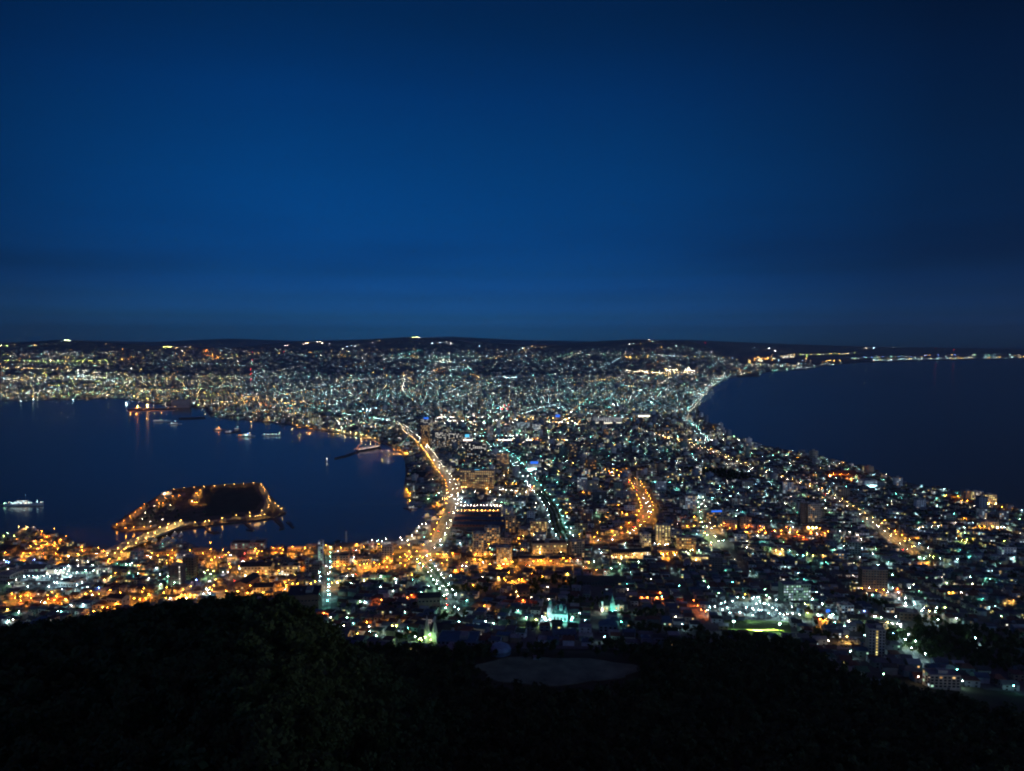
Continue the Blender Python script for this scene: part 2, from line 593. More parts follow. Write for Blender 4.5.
xs = np.concatenate([np.linspace(-280, 700, 120), np.linspace(705, 760, 12)])
yd = np.concatenate([np.linspace(7900, DC, 60), np.linspace(DC + 300, D1, 10)])
PX_, YD = np.meshgrid(xs, yd)
XX_ = (PX_ - CX) / F * YD
ZZ_ = plain(XX_, YD)
a_, b2 = len(xs), len(yd)
idx = np.arange(a_ * b2).reshape(b2, a_)
A, B, C_, D_ = idx[:-1, :-1].ravel(), idx[:-1, 1:].ravel(), idx[1:, 1:].ravel(), idx[1:, :-1].ravel()
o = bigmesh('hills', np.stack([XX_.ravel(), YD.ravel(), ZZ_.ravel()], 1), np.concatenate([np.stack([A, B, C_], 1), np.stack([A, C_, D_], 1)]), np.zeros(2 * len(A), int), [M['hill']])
o['kind'] = 'structure'

def far_hills(name, d0, d1, prof):
    xs = np.linspace(-260, 1290, 160)
    cp = np.interp(xs, [p[0] for p in prof], [p[1] for p in prof])
    dm = (d0 + d1) / 2
    rr = np.array([0, .25, .5, .75, 1.0])
    hh = np.array([0, .55, 1.0, .7, .3])
    V, T = [], []
    for i, x in enumerate(xs):
        zc = CAMZ - (cp[i] - 345) / F * dm
        jit = 1 + .10 * math.sin(i * .7) + .07 * math.sin(i * 1.9 + 1)
        for r, h in zip(rr, hh):
            d = d0 + (d1 - d0) * r
            V.append(((x - CX) / F * d, d, 1.0 + max(0.0, zc - 1) * h * (jit if h < 1 else 1)))
    k = len(rr)
    for i in range(len(xs) - 1):
        for j in range(k - 1):
            a, b, c, d = i * k + j, (i + 1) * k + j, (i + 1) * k + j + 1, i * k + j + 1
            T += [(a, b, c), (a, c, d)]
    o = bigmesh(name, V, T, np.zeros(len(T), int), [M['hill']])
    o['kind'] = 'structure'
    return o
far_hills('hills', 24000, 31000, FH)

# island in the harbour, its bridge; wharf, piers
ISL = [(111, 526.5), (124, 517), (141, 506), (161, 494), (172, 489), (194, 486.5), (204, 485.5), (254, 482.5), (262, 482.5), (269, 494), (276, 502), (283, 510), (286, 513), (276, 517), (266, 519), (250, 521), (221, 524), (200, 526.5), (186, 529), (165, 530), (150, 530), (119, 530.5)]
ISLW = [w2(*p) for p in ISL]
slab('island', ISLW, -3.0, 2.2, M['isle'], M['rock'])
def sheet(name, pts, z, m, thick=.12):
    return slab(name, [w2(p[0], p[1], z) for p in pts], z - thick, z, m)
sheet('path', [(115, 525.5), (127, 517), (143, 506.5), (163, 495), (185, 492.5), (186, 495.5), (168, 499), (152, 506), (136, 517), (124, 526.5)], 2.33, M['pave'])
sheet('path', [(118, 528.6), (124, 527.3), (150, 526), (156, 524), (157, 526), (150, 528.6)], 2.35, M['pave'])
sheet('path', [(190, 503.5), (191, 497), (195, 490), (203, 489.5), (202, 493), (199, 498), (200, 502)], 2.33, M['pave'])
sheet('path', [(152, 506.6), (163, 503.3), (170, 503), (171, 504.4), (160, 506.4)], 2.36, M['pave'])
sheet('path', [(184, 526.4), (200, 523.5), (250, 517.5), (262, 515), (269, 507), (270, 500), (266, 492), (261, 486), (258, 486.5), (264, 500), (264, 506), (258, 513), (248, 515.8), (200, 521.5), (184, 524)], 2.34, M['pave'])
sheet('path', [(271, 500), (274, 503), (283, 511), (280, 512), (270, 503)], 2.36, M['pave'])
sheet('lawn', [(205, 489), (253, 486.5), (262, 500), (255, 510), (205, 517)], 2.31, mat('dry_grass', (.060, .060, .034), .9, .3, .05))
sheet('wharf', [(127, 408.8), (174, 407.8), (178, 410), (128, 411.2)], 2.1, M['quay'], 4.5)
sheet('wharf', [(404, 484), (404, 497), (412, 497), (412, 484)], 2.16, M['quay'], 4.5)
sheet('wharf', [(399, 449.6), (409, 448), (415, 456.5), (404, 457.5)], 2.14, M['pave'], 4.5)
sheet('quay', [(426, 523.4), (430.5, 524.4), (431, 533), (426, 540), (410, 546), (396, 545), (396, 541.5), (408, 536.4), (416, 528.4)], 2.12, M['pave'], 4.5)

# ------------------------------------------------------------------ where nothing else may stand
OC = 4.0
OX0, OY0, ONX, ONY = -2800, 480, 1450, 900
occ = np.zeros((ONY, ONX), bool)
occx = OX0 + (np.arange(ONX) + .5) * OC
occy = OY0 + (np.arange(ONY) + .5) * OC

def block_disc(x, y, r):
    i0, i1 = int((x - r - OX0) / OC), int((x + r - OX0) / OC) + 1
    j0, j1 = int((y - r - OY0) / OC), int((y + r - OY0) / OC) + 1
    i0, j0 = max(i0, 0), max(j0, 0)
    if i1 <= i0 or j1 <= j0:
        return
    sub = (occx[None, i0:i1] - x) ** 2 + (occy[j0:j1, None] - y) ** 2 < r * r
    occ[j0:j1, i0:i1] |= sub

def block_line(pts, r):
    for (x0, y0), (x1, y1) in zip(pts[:-1], pts[1:]):
        n = max(1, int(math.hypot(x1 - x0, y1 - y0) / (r * .7)))
        for k in range(n + 1):
            block_disc(x0 + (x1 - x0) * k / n, y0 + (y1 - y0) * k / n, r)

def block_poly(pts):
    P_ = np.array(pts)
    XX, YY = np.meshgrid(occx, occy)
    occ[inside(XX, YY, P_)] = True

def is_free(x, y):
    i = ((np.asarray(x) - OX0) / OC).astype(int)
    j = ((np.asarray(y) - OY0) / OC).astype(int)
    ok = (i >= 0) & (i < ONX) & (j >= 0) & (j < ONY)
    r = np.zeros(ok.shape, bool)
    r[ok] = ~occ[j[ok], i[ok]]
    return r

# ------------------------------------------------------------------ roads
ROADS = []
def road(name, pxs, w, lamps=None, step=32, cars=0, z=.3, label='', side=(1, -1), k=1.0):
    """a road strip following the ground, with raised pavements and a painted centre line"""
    pts = [at(px, py)[:2] for px, py in pxs]
    d = [0]
    for a, b in zip(pts[:-1], pts[1:]):
        d.append(d[-1] + math.hypot(b[0] - a[0], b[1] - a[1]))
    n = max(4, int(d[-1] / 14))
    s = np.linspace(0, d[-1], n + 1)
    x = np.interp(s, d, [p[0] for p in pts])
    y = np.interp(s, d, [p[1] for p in pts])
    for _ in range(3):
        x[1:-1] = (x[:-2] + x[1:-1] * 2 + x[2:]) / 4
        y[1:-1] = (y[:-2] + y[1:-1] * 2 + y[2:]) / 4
    tx, ty = np.gradient(x), np.gradient(y)
    l = np.hypot(tx, ty)
    nx, ny = -ty / l, tx / l
    zz = np.maximum(2.0, ground(x, y)) + z
    mb = MB()
    hw = w / 2
    for i in range(n):
        def q(o, dz, j):
            return (x[j] + nx[j] * o, y[j] + ny[j] * o, zz[j] + dz)
        def strip(o0, o1, dz, m):
            a = [q(o0, dz, i), q(o1, dz, i), q(o1, dz, i + 1), q(o0, dz, i + 1)]
            mb.add(a, [(0, 3, 2, 1)] if o0 < o1 else [(0, 1, 2, 3)], m)
        strip(-hw, hw, 0, 0)
        strip(hw, hw + 3, .14, 1)
        strip(-hw - 3, -hw, .14, 1)
        for sg in (1, -1):
            a = [q(sg * hw, 0, i), q(sg * hw, .14, i), q(sg * hw, .14, i + 1), q(sg * hw, 0, i + 1)]
            mb.add(a, [(0, 1, 2, 3)], 1)
            a = [q(sg * (hw + 3), .14, i), q(sg * (hw + 3), -1.2, i), q(sg * (hw + 3), -1.2, i + 1), q(sg * (hw + 3), .14, i + 1)]
            mb.add(a, [(0, 1, 2, 3)], 1)
        if i % 2 == 0:
            strip(-.2, .2, .012, 2)
    o = mb.build('road', [M['asphalt'], M['pave'], M['line']])
    o['kind'] = 'structure'
    block_line(list(zip(x, y)), hw + 9)
    ROADS.append(dict(name=name, x=x, y=y, nx=nx, ny=ny, s=s, z=zz, w=w, lamps=lamps, step=step, cars=cars, label=label, side=side, k=k))

road('waterfront', [(421, 560), (430, 551), (438, 540), (447, 520), (454, 502), (450, 484), (440, 471), (431, 457), (424, 448), (415, 439), (406, 432), (392, 430.5), (368, 425.6), (350, 422.5), (330, 419.5), (310, 417), (285, 413), (255, 408), (215, 402)], 20, 'sw', 52, 50, label='the waterfront avenue', k=1.7)
road('boulevard', [(570, 552), (558, 531), (554, 515), (545, 500), (533, 487), (522, 472), (510, 458), (500, 451), (490, 447), (476, 443)], 24, 'ct', 46, 20, label='the tree-lined boulevard', k=.9)
road('curve', [(578, 543), (590, 541), (606, 540), (622, 537.5), (634, 530), (643, 521), (648, 512), (645, 504), (640, 494), (636, 485), (622, 478), (607, 471.5)], 22, 'ss', 32, 34, label='the curving orange-lit road', k=1.1)
road('slope', [(420, 561), (427, 570), (436, 582), (444, 593), (452, 606)], 15, 'cg', 34, 10, label='the green-lit sloping street')
road('tramway', [(640, 431), (660, 437.5), (674, 441), (691, 446), (712, 453.5), (735, 463), (760, 473), (790, 483), (822, 493), (840, 504), (857, 515), (877, 528), (895, 542), (912, 556)], 11, 'yw', 40, 16, label='the tramway road', k=.5)
road('coast', [(709, 447), (695, 431), (684, 420), (688, 413), (696, 404), (703, 394), (714, 383), (722, 377)], 16, 'cw', 110, 10, label='the seaside road', k=.5)
road('cross', [(676, 524), (700, 526), (730, 531), (764, 533), (790, 534), (826, 535.5), (850, 537)], 14, 'rs', 60, 8, label='the orange-lit cross street', k=.6)
road('alley', [(700, 500), (703, 516), (708, 536), (716, 550)], 11, 'wg', 44, 5, label='the white-lit street between flats')
road('harbour', [(20, 553.5), (60, 553), (104, 556), (140, 557.5), (172, 558), (212, 558), (260, 556), (310, 553), (350, 552), (390, 551), (421, 553)], 14, 's', 40, 10, label='the harbour street')
road('contour', [(0, 603), (30, 602), (60, 601), (96, 600), (134, 598.5), (181, 596), (226, 592.5), (275, 591), (318, 589)], 10, 's', 38, 6, label='the hillside street')
road('slope', [(326, 552), (325, 575), (324, 592), (322, 614)], 12, 'tc', 34, 3, label='the turquoise-lit slope street', k=.4)
road('slope', [(242, 556), (238, 570), (234, 586), (229, 600)], 11, None, 40, 4, label='the pink-lit slope street')
road('slope', [(214, 557), (210, 575), (205, 596)], 9, None, 50, 3, label='the slope street by the dock houses')
road('crossing', [(330, 575), (360, 574), (395, 571.5), (424, 569), (470, 567), (510, 567), (560, 566), (590, 568)], 12, 's', 34, 6, label='the amber-lit crossing street')
road('lane', [(878, 588), (893, 600), (905, 608), (920, 618), (937, 622)], 10, 'c', 34, 3, label='the lane past the dark park')
road('lane', [(893, 632), (902, 642), (912, 652), (920, 664)], 9, 'c', 50, 0, label='the lane below the flats')
road('avenue', [(406, 391), (402, 386), (404, 380), (405, 372)], 22, 'w', 160, 0, label='the far straight avenue', k=.8)
road('viaduct', [(407, 431), (402, 426.5), (393, 422.6), (383, 420.2)], 12, 'yw', 60, 8, label='the looping viaduct')

# ------------------------------------------------------------------ builders
WCACHE = {}
def wmesh(w, h, kind):
    k = (round(w, 1), round(h, 1), kind)
    if k not in WCACHE:
        mb = MB().box(-w / 2, w / 2, -.06, .10, 0, h)
        mb.box(-w / 2 - .12, w / 2 + .12, -.10, .10, -.18, -.005, 1)
        WCACHE[k] = mb.mesh('window', [M['glass'] if kind == 'dark' else winmat(kind), M['conc']])
    return WCACHE[k]

def windows(t, w, d, h, z0, cols, rows, lit, kinds, ww, wh, sides=2, r=rng, cap=96, pattern=None):
    """every window a part of its own; past the cap the rest is one stuff part"""
    spots = []
    for j in range(rows):
        z = z0 + (h - z0) * (j + .28) / rows
        for i in range(cols):
            spots.append((-w / 2 + w * (i + .5) / cols, -d / 2, z, 0, j, i))
    if sides:
        sc_ = max(1, int(cols * d / w * .8))
        for sg in ((-1, 1) if sides == 2 else (sides,)):
            for j in range(rows):
                z = z0 + (h - z0) * (j + .28) / rows
                for i in range(sc_):
                    spots.append((sg * w / 2, -d / 2 + d * (i + .5) / sc_, z, math.pi / 2 * sg, j, i + 50))
    rest = MB()
    for q, (x, y, z, a, j, i) in enumerate(spots):
        on = pattern(j, i) if pattern else (r.random() < lit)
        kd = r.choice(kinds) + ('_dim' if r.random() < .5 else '') if on else 'dark'
        if q < cap:
            o = put('window', wmesh(ww, wh, kd), t, (x, y, z), a)
        else:
            m = 1 if on else 0
            if a == 0:
                rest.box(x - ww / 2, x + ww / 2, y - .06, y + .1, z, z + wh, m)
            else:
                rest.box(x - .1, x + .1, y - ww / 2, y + ww / 2, z, z + wh, m)
    if rest.v:
        o = rest.build('window', [M['glass'], winmat(kinds[0])], t)
        o['kind'] = 'stuff'

def building(name, x0, x1, yt, yb, depth, yaw, wall, label, cat, lit=.3, kinds=('warm',), roof='flat', rmat='roofl', cols=0, rows=0, ww=0, sign=None, sides=2, pattern=None, group=None, extra=None, band=None):
    bx, by, bz = at((x0 + x1) / 2, yb)
    W = (x1 - x0) * by / F
    ya = R(yaw)
    w = max(.45 * W, (W - depth * abs(math.sin(ya))) / math.cos(ya))
    cx, cy_ = bx + (depth / 2) * (bx / by), by + depth / 2 * math.cos(ya) + w / 2 * abs(math.sin(ya))
    dx, dy, dz = ray((x0 + x1) / 2, yt)
    h = CAMZ + dz * ((cy_ + depth * .3) / dy) - bz
    rise = 0
    if roof != 'flat':
        rise = min(depth, w) * .22
        h -= rise
    h = max(4.0, h)
    t = thing(name, (cx, cy_, bz), ya, label, cat, group)
    t['sz'] = (w, depth, h)
    MB().box(-w / 2, w / 2, -depth / 2, depth / 2, -6, h).build('wall', M[wall], t)
    if roof == 'flat':
        mb = MB().box(-w / 2 - .2, w / 2 + .2, -depth / 2 - .2, depth / 2 + .2, h + .003, h + .35)
        for a in ((-w / 2 - .2, w / 2 + .2, -depth / 2 - .2, -depth / 2 + .15), (-w / 2 - .2, w / 2 + .2, depth / 2 - .15, depth / 2 + .2),
                  (-w / 2 - .2, -w / 2 + .15, -depth / 2 + .15, depth / 2 - .15), (w / 2 - .15, w / 2 + .2, -depth / 2 + .15, depth / 2 - .15)):
            mb.box(*a, h + .35, h + 1.1, 1)
        mb.build('roof', [M[rmat], M[wall]], t)
        pw = min(w * .35, 7)
        px_ = rng.uniform(-.25, .25) * w
        MB().box(px_ - pw / 2, px_ + pw / 2, -depth * .22, depth * .22, h + .35, h + 3.2).build('plant_room', M['conc'], t)
        if h > 18:
            MB().lathe([(1.1, h + .35), (1.1, h + 2.4), (.9, h + 2.6)], 8, 0, (-px_ * .8 + pw * .2, 0)).build('water_tank', M['metal'], t)
    else:
        ax = 'x' if roof == 'gable' else 'y'
        mb = MB().gable(-w / 2 - .5, w / 2 + .5, -depth / 2 - .5, depth / 2 + .5, h, h + rise, 0, ax)
        mb.build('roof', M[rmat], t)
        g = MB()
        if ax == 'x':
            g.add([(-w / 2, -depth / 2, h), (-w / 2, depth / 2, h), (-w / 2, 0, h + rise), (w / 2, -depth / 2, h), (w / 2, depth / 2, h), (w / 2, 0, h + rise)], [(0, 2, 1), (3, 4, 5)])
        else:
            g.add([(-w / 2, -depth / 2, h), (w / 2, -depth / 2, h), (0, -depth / 2, h + rise), (-w / 2, depth / 2, h), (w / 2, depth / 2, h), (0, depth / 2, h + rise)], [(0, 1, 2), (3, 5, 4)])
        g.build('gable_wall', M[wall], t)
    rows = rows or max(1, int(h / 3.4))
    cols = cols or max(2, int(w / 3.6))
    ww = ww or min(2.2, w / cols * .62)
    windows(t, w, depth, h, .6 if rows == 1 else 1.0, cols, rows, lit, kinds, ww, min(1.7, h / rows * .55), sides, rng, 92, pattern)
    MB().box(w * .12 - .9, w * .12 + .9, -depth / 2 - .07, -depth / 2 + .1, 0, 2.3).build('door', M['dark'], t)
    if sign:
        c, sw, sh, st = sign[:4]
        sw, sh = sw * .8, sh * .7
        top = h + 1.2 if len(sign) < 5 else sign[4] * h
        mb = MB().box(-sw / 2, sw / 2, -depth / 2 - .2, -depth / 2 + .3, top, top + sh)
        st = {'b': 1.1, 'c': 1.2}.get(c, st)
        mb.build('sign_panel', glow('sign_glow_%s_%g' % (LN[c].replace(' ', '_'), st), {'b': (.04, .20, 1), 'c': (.12, .62, 1)}.get(c, LC[c]), st), t)
        if top > h:
            MB().box(-sw * .4, sw * .4, -depth / 2 + .32, -depth / 2 + .6, h + .4, top + sh * .5).build('sign_frame', M['metal'], t)
    if band:
        c, z_, hh_, st = band
        MB().box(-w / 2 * .96, w / 2 * .96, -depth / 2 - .09, -depth / 2 + .1, z_, z_ + hh_).build('lit_shopfront', glow('sign_glow_%s_%g' % (LN[c].replace(' ', '_'), st), LC[c], st), t)
    block_disc(cx, cy_, max(w, depth) * .5 + 5)
    if lit >= .3 and not (pattern and name == 'apartment_tower') and kinds[0] in ('warm', 'orange', 'yellow', 'white') and yb > 440:  # fill lamps added before warm-windowed fronts to brighten the facades
        fc = 'y' if kinds[0] != 'white' else 'w'
        for fx in ((-.3, .3) if w > 22 else (0,)):
            lx, ly = cx + math.cos(ya) * fx * w + math.sin(ya) * (depth / 2 + 9), cy_ + math.sin(ya) * fx * w - math.cos(ya) * (depth / 2 + 9)
            lamp(lx, ly, gz(lx, ly), fc, 'added %s fill light before the %s' % (LN[fc], ' '.join(label.split(',')[0].split(' beside')[0].split(' with ')[0].split()[:8])), 'added facade fill lights', 3.6, math.pi, .5 if yb > 480 else .9, 'floodlight')
    return t

# street lamps: one post and arm per height, one head per colour
LAMP_ME = {}
LAMPS = []
def lamp_meshes(c, hgt, k):
    key = (c, hgt, k)
    if key not in LAMP_ME:
        p = MB()
        p.lathe([(.22, 0), (.20, .9), (.10, 1.0), (.07, hgt)], 6)
        p.tube((0, 0, hgt - .1), (0, -1.5, hgt + .25), .06, .05, 5)
        p.box(-.16, .16, -1.9, -1.3, hgt + .22, hgt + .36)
        if hgt < 5:      # floodlights shine sideways: an open globe
            hd = MB().ball((0, -1.6, hgt - .25), .42, 0, .42)
            LAMP_ME[key] = (p.mesh('lamp_post', M['metal']), hd.mesh('lamp_head', lampmat(c, k, '' if k == 1 else '_%g' % k)))
        else:            # street lanterns: a hood, a strong lens looking down, a small globe under it
            hd = MB().lathe([(.86, hgt + .02), (.70, hgt + .20), (.15, hgt + .34)], 8, 0, (0, -1.6))
            hd.add([(-.6, -2.2, hgt), (.6, -2.2, hgt), (.6, -1.0, hgt), (-.6, -1.0, hgt)], [(0, 3, 2, 1)], 1)
            hd.ball((0, -1.6, hgt - .42), .36, 2)
            LAMP_ME[key] = (p.mesh('lamp_post', M['metal']), hd.mesh('lamp_head', [M['metal'], lampmat(c, k, '' if k == 1 else '_%g' % k), vismat(c, 105 * min(2.4, max(.5, k)) ** .25)]))
    return LAMP_ME[key]

def lamp(x, y, z, c, label, group, hgt=8.5, rz=0.0, k=1.0, name='street_lamp'):
    LAMPS.append((x, y, z, c, label, group, hgt, rz, k, name))

def make_lamp(a, s=1.0):
    x, y, z, c, label, group, hgt, rz, k, name = a
    t = thing(name, (x, y, z), rz, label, 'street lamp', group)
    pm, hm = lamp_meshes(c, hgt, k)
    put('lamp_post', pm, t)
    put('lamp_head', hm, t)

def plist(ox, oy, pts, c, label, group, hgt=8.5, k=1.0, sc_=8.0):
    """lamps read off an enlarged view: the pixel is the lamp head's"""
    for q in pts:
        zx, zy = q[:2]
        cc = q[2] if len(q) > 2 else c
        x, y, z = at(ox + zx / sc_, oy + zy / sc_, hgt - .25)
        lab = label.replace('#', LN[cc])
        lamp(x, y + 1.6, z, cc, lab, group, hgt, 0, k, 'floodlight' if hgt < 5 else 'street_lamp')

def road_lamps():
    for r in ROADS:
        if not r['lamps']:
            continue
        L = r['s'][-1]
        for si, sd in enumerate(r['side']):
            c = r['lamps'][si % len(r['lamps'])]
            s = r['step'] * (.3 + .5 * si)
            while s < L:
                x, y = np.interp(s, r['s'], r['x']), np.interp(s, r['s'], r['y'])
                nx, ny = np.interp(s, r['s'], r['nx']), np.interp(s, r['s'], r['ny'])
                o = sd * (r['w'] / 2 + 1.2)
                X_, Y_ = x + nx * o, y + ny * o
                rz = math.atan2(-nx * sd * -1, ny * sd * -1) + math.pi
                rz = math.atan2(nx * sd, -ny * sd) + math.pi
                rz = math.atan2(-ny * sd, -nx * sd) + math.pi / 2
                lamp(X_, Y_, np.interp(s, r['s'], r['z']) + .14, c, '%s street lamp along %s' % (LN[c], r['label']), 'lamps along %s' % r['label'], 9.0, rz, r['k'])
                s += r['step'] * rng.uniform(.65, 1.35)

# cars: body with cabin, wheels, head and tail lights
CARP = {}
def car_proto(col):
    if col in CARP:
        return CARP[col]
    t = thing('car', (0, 0, -50), 0, 'x', 'car')
    b = MB()
    n = [(-2.15, .35, .62), (-2.2, .62, .80), (-1.5, .88, .84), (2.0, .86, .84), (2.2, .6, .80), (2.15, .32, .62)]
    b.add([(-2.2, -.85, .28), (2.2, -.85, .28), (2.2, .85, .28), (-2.2, .85, .28), (-2.2, -.85, .72), (2.2, -.85, .78), (2.2, .85, .78), (-2.2, .85, .72),
           (-1.2, -.84, .90), (1.9, -.84, .92), (1.9, .84, .92), (-1.2, .84, .90), (-.5, -.68, 1.48), (1.35, -.68, 1.46), (1.35, .68, 1.46), (-.5, .68, 1.48)],
          [(0, 3, 2, 1), (0, 1, 5, 4), (1, 2, 6, 5), (2, 3, 7, 6), (3, 0, 4, 7), (4, 5, 9, 8), (6, 7, 11, 10), (7, 4, 8, 11), (5, 6, 10, 9), (12, 13, 14, 15)])
    b.add([(-1.2, -.84, .90), (1.9, -.84, .92), (1.9, .84, .92), (-1.2, .84, .90), (-.5, -.68, 1.48), (1.35, -.68, 1.46), (1.35, .68, 1.46), (-.5, .68, 1.48)],
          [(0, 1, 5, 4), (1, 2, 6, 5), (2, 3, 7, 6), (3, 0, 4, 7)], 1)
    b.build('body', [M[col], M['glass']], t)
    for x in (-1.35, 1.35):
        for y in (-.86, .70):
            w = MB().tube((x, y, .33), (x, y + .18, .33), .33, .33, 10)
            w.build('wheel', M['tyre'], t)
    for y in (-.6, .6):
        MB().box(-2.26, -2.16, y - .2, y + .2, .52, .72).build('headlight', glow('headlight_glow', (1, .93, .85), 260), t)
        MB().box(2.16, 2.26, y - .2, y + .2, .60, .76).build('taillight', glow('taillight_glow', (1, .03, .02), 60), t)
    CARP[col] = t
    return t

def road_cars():
    for r in ROADS:
        n = r['cars']
        L = r['s'][-1]
        for i in range(n):
            s = L * (i + rng.uniform(.1, .9)) / max(n, 1)
            sd = 1 if rng.random() < .5 else -1
            x, y, z = [np.interp(s, r['s'], r[k]) for k in 'xyz']
            nx, ny = np.interp(s, r['s'], r['nx']), np.interp(s, r['s'], r['ny'])
            o = sd * r['w'] * rng.choice((.14, .32))
            col = rng.choice(('carp', 'card', 'cars'))
            c = dup(car_proto(col))
            c.location = (x + nx * o, y + ny * o, z + .02)
            # the direction of travel (front is -x): left-hand traffic
            tx, ty = ny, -nx
            c.rotation_euler = (0, 0, math.atan2(ty, tx) + (math.pi if sd > 0 else 0))
            c['label'] = '%s car with its lamps on, driving along %s' % ({'carp': 'white', 'card': 'dark', 'cars': 'silver'}[col], r['label'])
            c['group'] = 'cars driving along ' + r['label']

# trees
def crown_mb(n, rx, rz, zc, seed, size=.9):
    r = random.Random(seed)
    mb = MB()
    lobes = [(r.uniform(-.5, .5) * rx, r.uniform(-.5, .5) * rx, zc + r.uniform(-.45, .55) * rz, r.uniform(.45, .7)) for _ in range(7)]
    for i in range(n):
        lx, ly, lz, lr = lobes[i % 7]
        a, b = r.uniform(0, 6.283), math.acos(r.uniform(-1, 1))
        q = lr * r.uniform(.55, 1.05)
        c = Vector((lx + rx * q * math.sin(b) * math.cos(a), ly + rx * q * math.sin(b) * math.sin(a), lz + rz * .8 * q * math.cos(b)))
        u = Vector((r.uniform(-1, 1), r.uniform(-1, 1), r.uniform(-.6, .6))).normalized()
        w = u.orthogonal().normalized() * size * r.uniform(.5, 1.1)
        u = u * size * r.uniform(.6, 1.2)
        mb.add([tuple(c - u), tuple(c + w), tuple(c + u), tuple(c - w)], [(0, 1, 2, 3)])
    return mb

def trunk_mb(h, r0, seed):
    r = random.Random(seed)
    mb = MB().tube((0, 0, -1.0), (0, 0, h * .55), r0, r0 * .6, 7)
    for k in range(4):
        a = k * 1.57 + r.uniform(-.5, .5)
        mb.tube((0, 0, h * (.35 + .06 * k)), (math.cos(a) * h * .22, math.sin(a) * h * .22, h * (.62 + .06 * k)), r0 * .42, r0 * .15, 5)
    return mb

TREE_ME = {}
def tree_meshes(kind):
    if kind not in TREE_ME:
        L = []
        for s in range(4):
            if kind == 'forest':
                L.append((crown_mb(420, 3.1 + .3 * s, 3.4 + .4 * s, 6.0 + .3 * s, s + 3, .62).mesh('crown', M['leaf']), trunk_mb(8, .26, s).mesh('trunk', M['bark'])))
            else:
                L.append((crown_mb(130, 2.4 + .3 * s, 2.6 + .2 * s, 5.0 + .2 * s, s + 30, .75).mesh('crown', M['leafp']), trunk_mb(6.5, .2, s).mesh('trunk', M['bark'])))
        TREE_ME[kind] = L
    return TREE_ME[kind]

def tree(name, x, y, z, kind, label, group, s=1.0):
    c, k = tree_meshes(kind)[rng.randrange(4)]
    t = thing(name, (x, y, z), rng.uniform(0, 6.28), label, 'tree', group)
    t.scale = (s * rng.uniform(.85, 1.15), s * rng.uniform(.85, 1.15), s)
    put('crown', c, t)
    put('trunk', k, t)
    return t

# ships
def ship(name, px, py, length, beam, yaw, hull, label, cat, tiers=2, mast=True, lights=(), funnel=True, group=None, freeb=3.0, fwd=.0, winlit='white'):
    x, y, _ = at(px, py, z=0.0)
    t = thing(name, (x, y, 0), R(yaw), label, cat, group)
    l, b = length / 2, beam / 2
    sec = [(-l, .55, 1.0), (-l * .6, .95, .9), (0, 1, .85), (l * .55, .9, 1.0), (l * .85, .5, 1.25), (l, .04, 1.5)]
    mb = MB()
    vs = []
    for (sx, wb, fb) in sec:
        vs += [(sx, -b * wb * .8, -.6), (sx, b * wb * .8, -.6), (sx, b * wb, freeb * fb), (sx, -b * wb, freeb * fb)]
    fs = [(0, 3, 2, 1), (20, 21, 22, 23)]
    for i in range(5):
        o = i * 4
        for k in range(4):
            fs.append((o + k, o + (k + 1) % 4, o + 4 + (k + 1) % 4, o + 4 + k))
    mb.add(vs, fs)
    mb.build('hull', M[hull], t)
    z = freeb
    for k in range(tiers):
        s = 1 - .22 * k
        x0, x1 = -l * (.62 * s) + fwd * l, l * (.42 * s) + fwd * l
        mb = MB().box(x0, x1, -b * .72 * s, b * .72 * s, z + .01, z + 2.5)
        mb.build('deckhouse', M['hullw'], t)
        if winlit:
            for sg in (-1, 1):
                n = max(2, int((x1 - x0) / 7))
                for q in range(n):
                    xa = x0 + (x1 - x0) * (q + .25) / n
                    MB().box(xa, xa + (x1 - x0) / n * .5, sg * b * .72 * s - .06, sg * b * .72 * s + .06, z + 1.0, z + 1.8).build('window', winmat(winlit), t)
        z += 2.5
    if funnel:
        MB().lathe([(b * .28, z - .2), (b * .26, z + 3.2)], 8, 0, (-l * .3 + fwd * l, 0)).build('funnel', M['hulld'], t)
    if mast:
        mb = MB().tube((l * .1 + fwd * l, 0, z), (l * .1 + fwd * l, 0, z + length * .16), .25, .1)
        mb.tube((l * .1 + fwd * l, -1.6, z + length * .1), (l * .1 + fwd * l, 1.6, z + length * .1), .1, .1, 5)
        mb.build('mast', M['metal'], t)
    for (lx, ly, lz, c, r_) in lights:
        MB().ball((lx * l, ly * b, lz), r_ * .7).build('deck_light', vismat(c, 12), t)
    return t

# ------------------------------------------------------------------ harbour: bridge, ships, breakwaters
def bridge():
    a, b = at(120, 549.5)[:2], at(182, 524.5)[:2]
    L = math.hypot(b[0] - a[0], b[1] - a[1])
    ang = math.atan2(b[1] - a[1], b[0] - a[0])
    t = thing('road_bridge', (a[0], a[1], 2.0), ang, 'wide pale concrete bridge with twin rows of lamps leading to the harbour island', 'bridge')
    hw = 15.0
    MB().box(-12, L + 10, -hw, hw, 1.6, 2.9).build('deck', M['yard'], t)
    MB().box(-12, L + 10, -6, 6, 2.904, 2.95).build('roadway', M['yard'], t)
    for sg in (-1, 1):
        MB().box(-12, L + 10, sg * hw - .2, sg * hw + .2, 2.91, 3.9).build('parapet', M['quay'], t)
    for k in range(4):
        MB().box(L * (k + .5) / 4 - 1.2, L * (k + .5) / 4 + 1.2, -hw * .85, hw * .85, -5, 1.59).build('pier', M['quay'], t)
    return t
bridge()
IB = 'paired lamps on the island bridge'
plist(100, 470, [(55, 670), (115, 670), (140, 630), (200, 632), (222, 592), (285, 590), (300, 548), (365, 550), (380, 505), (437, 508), (475, 462), (530, 465), (543, 437), (598, 437), (640, 408)], 'y', '# lamp standing on the bridge to the harbour island', IB, 9, 1.3)
IS = 'lamps round the harbour island'
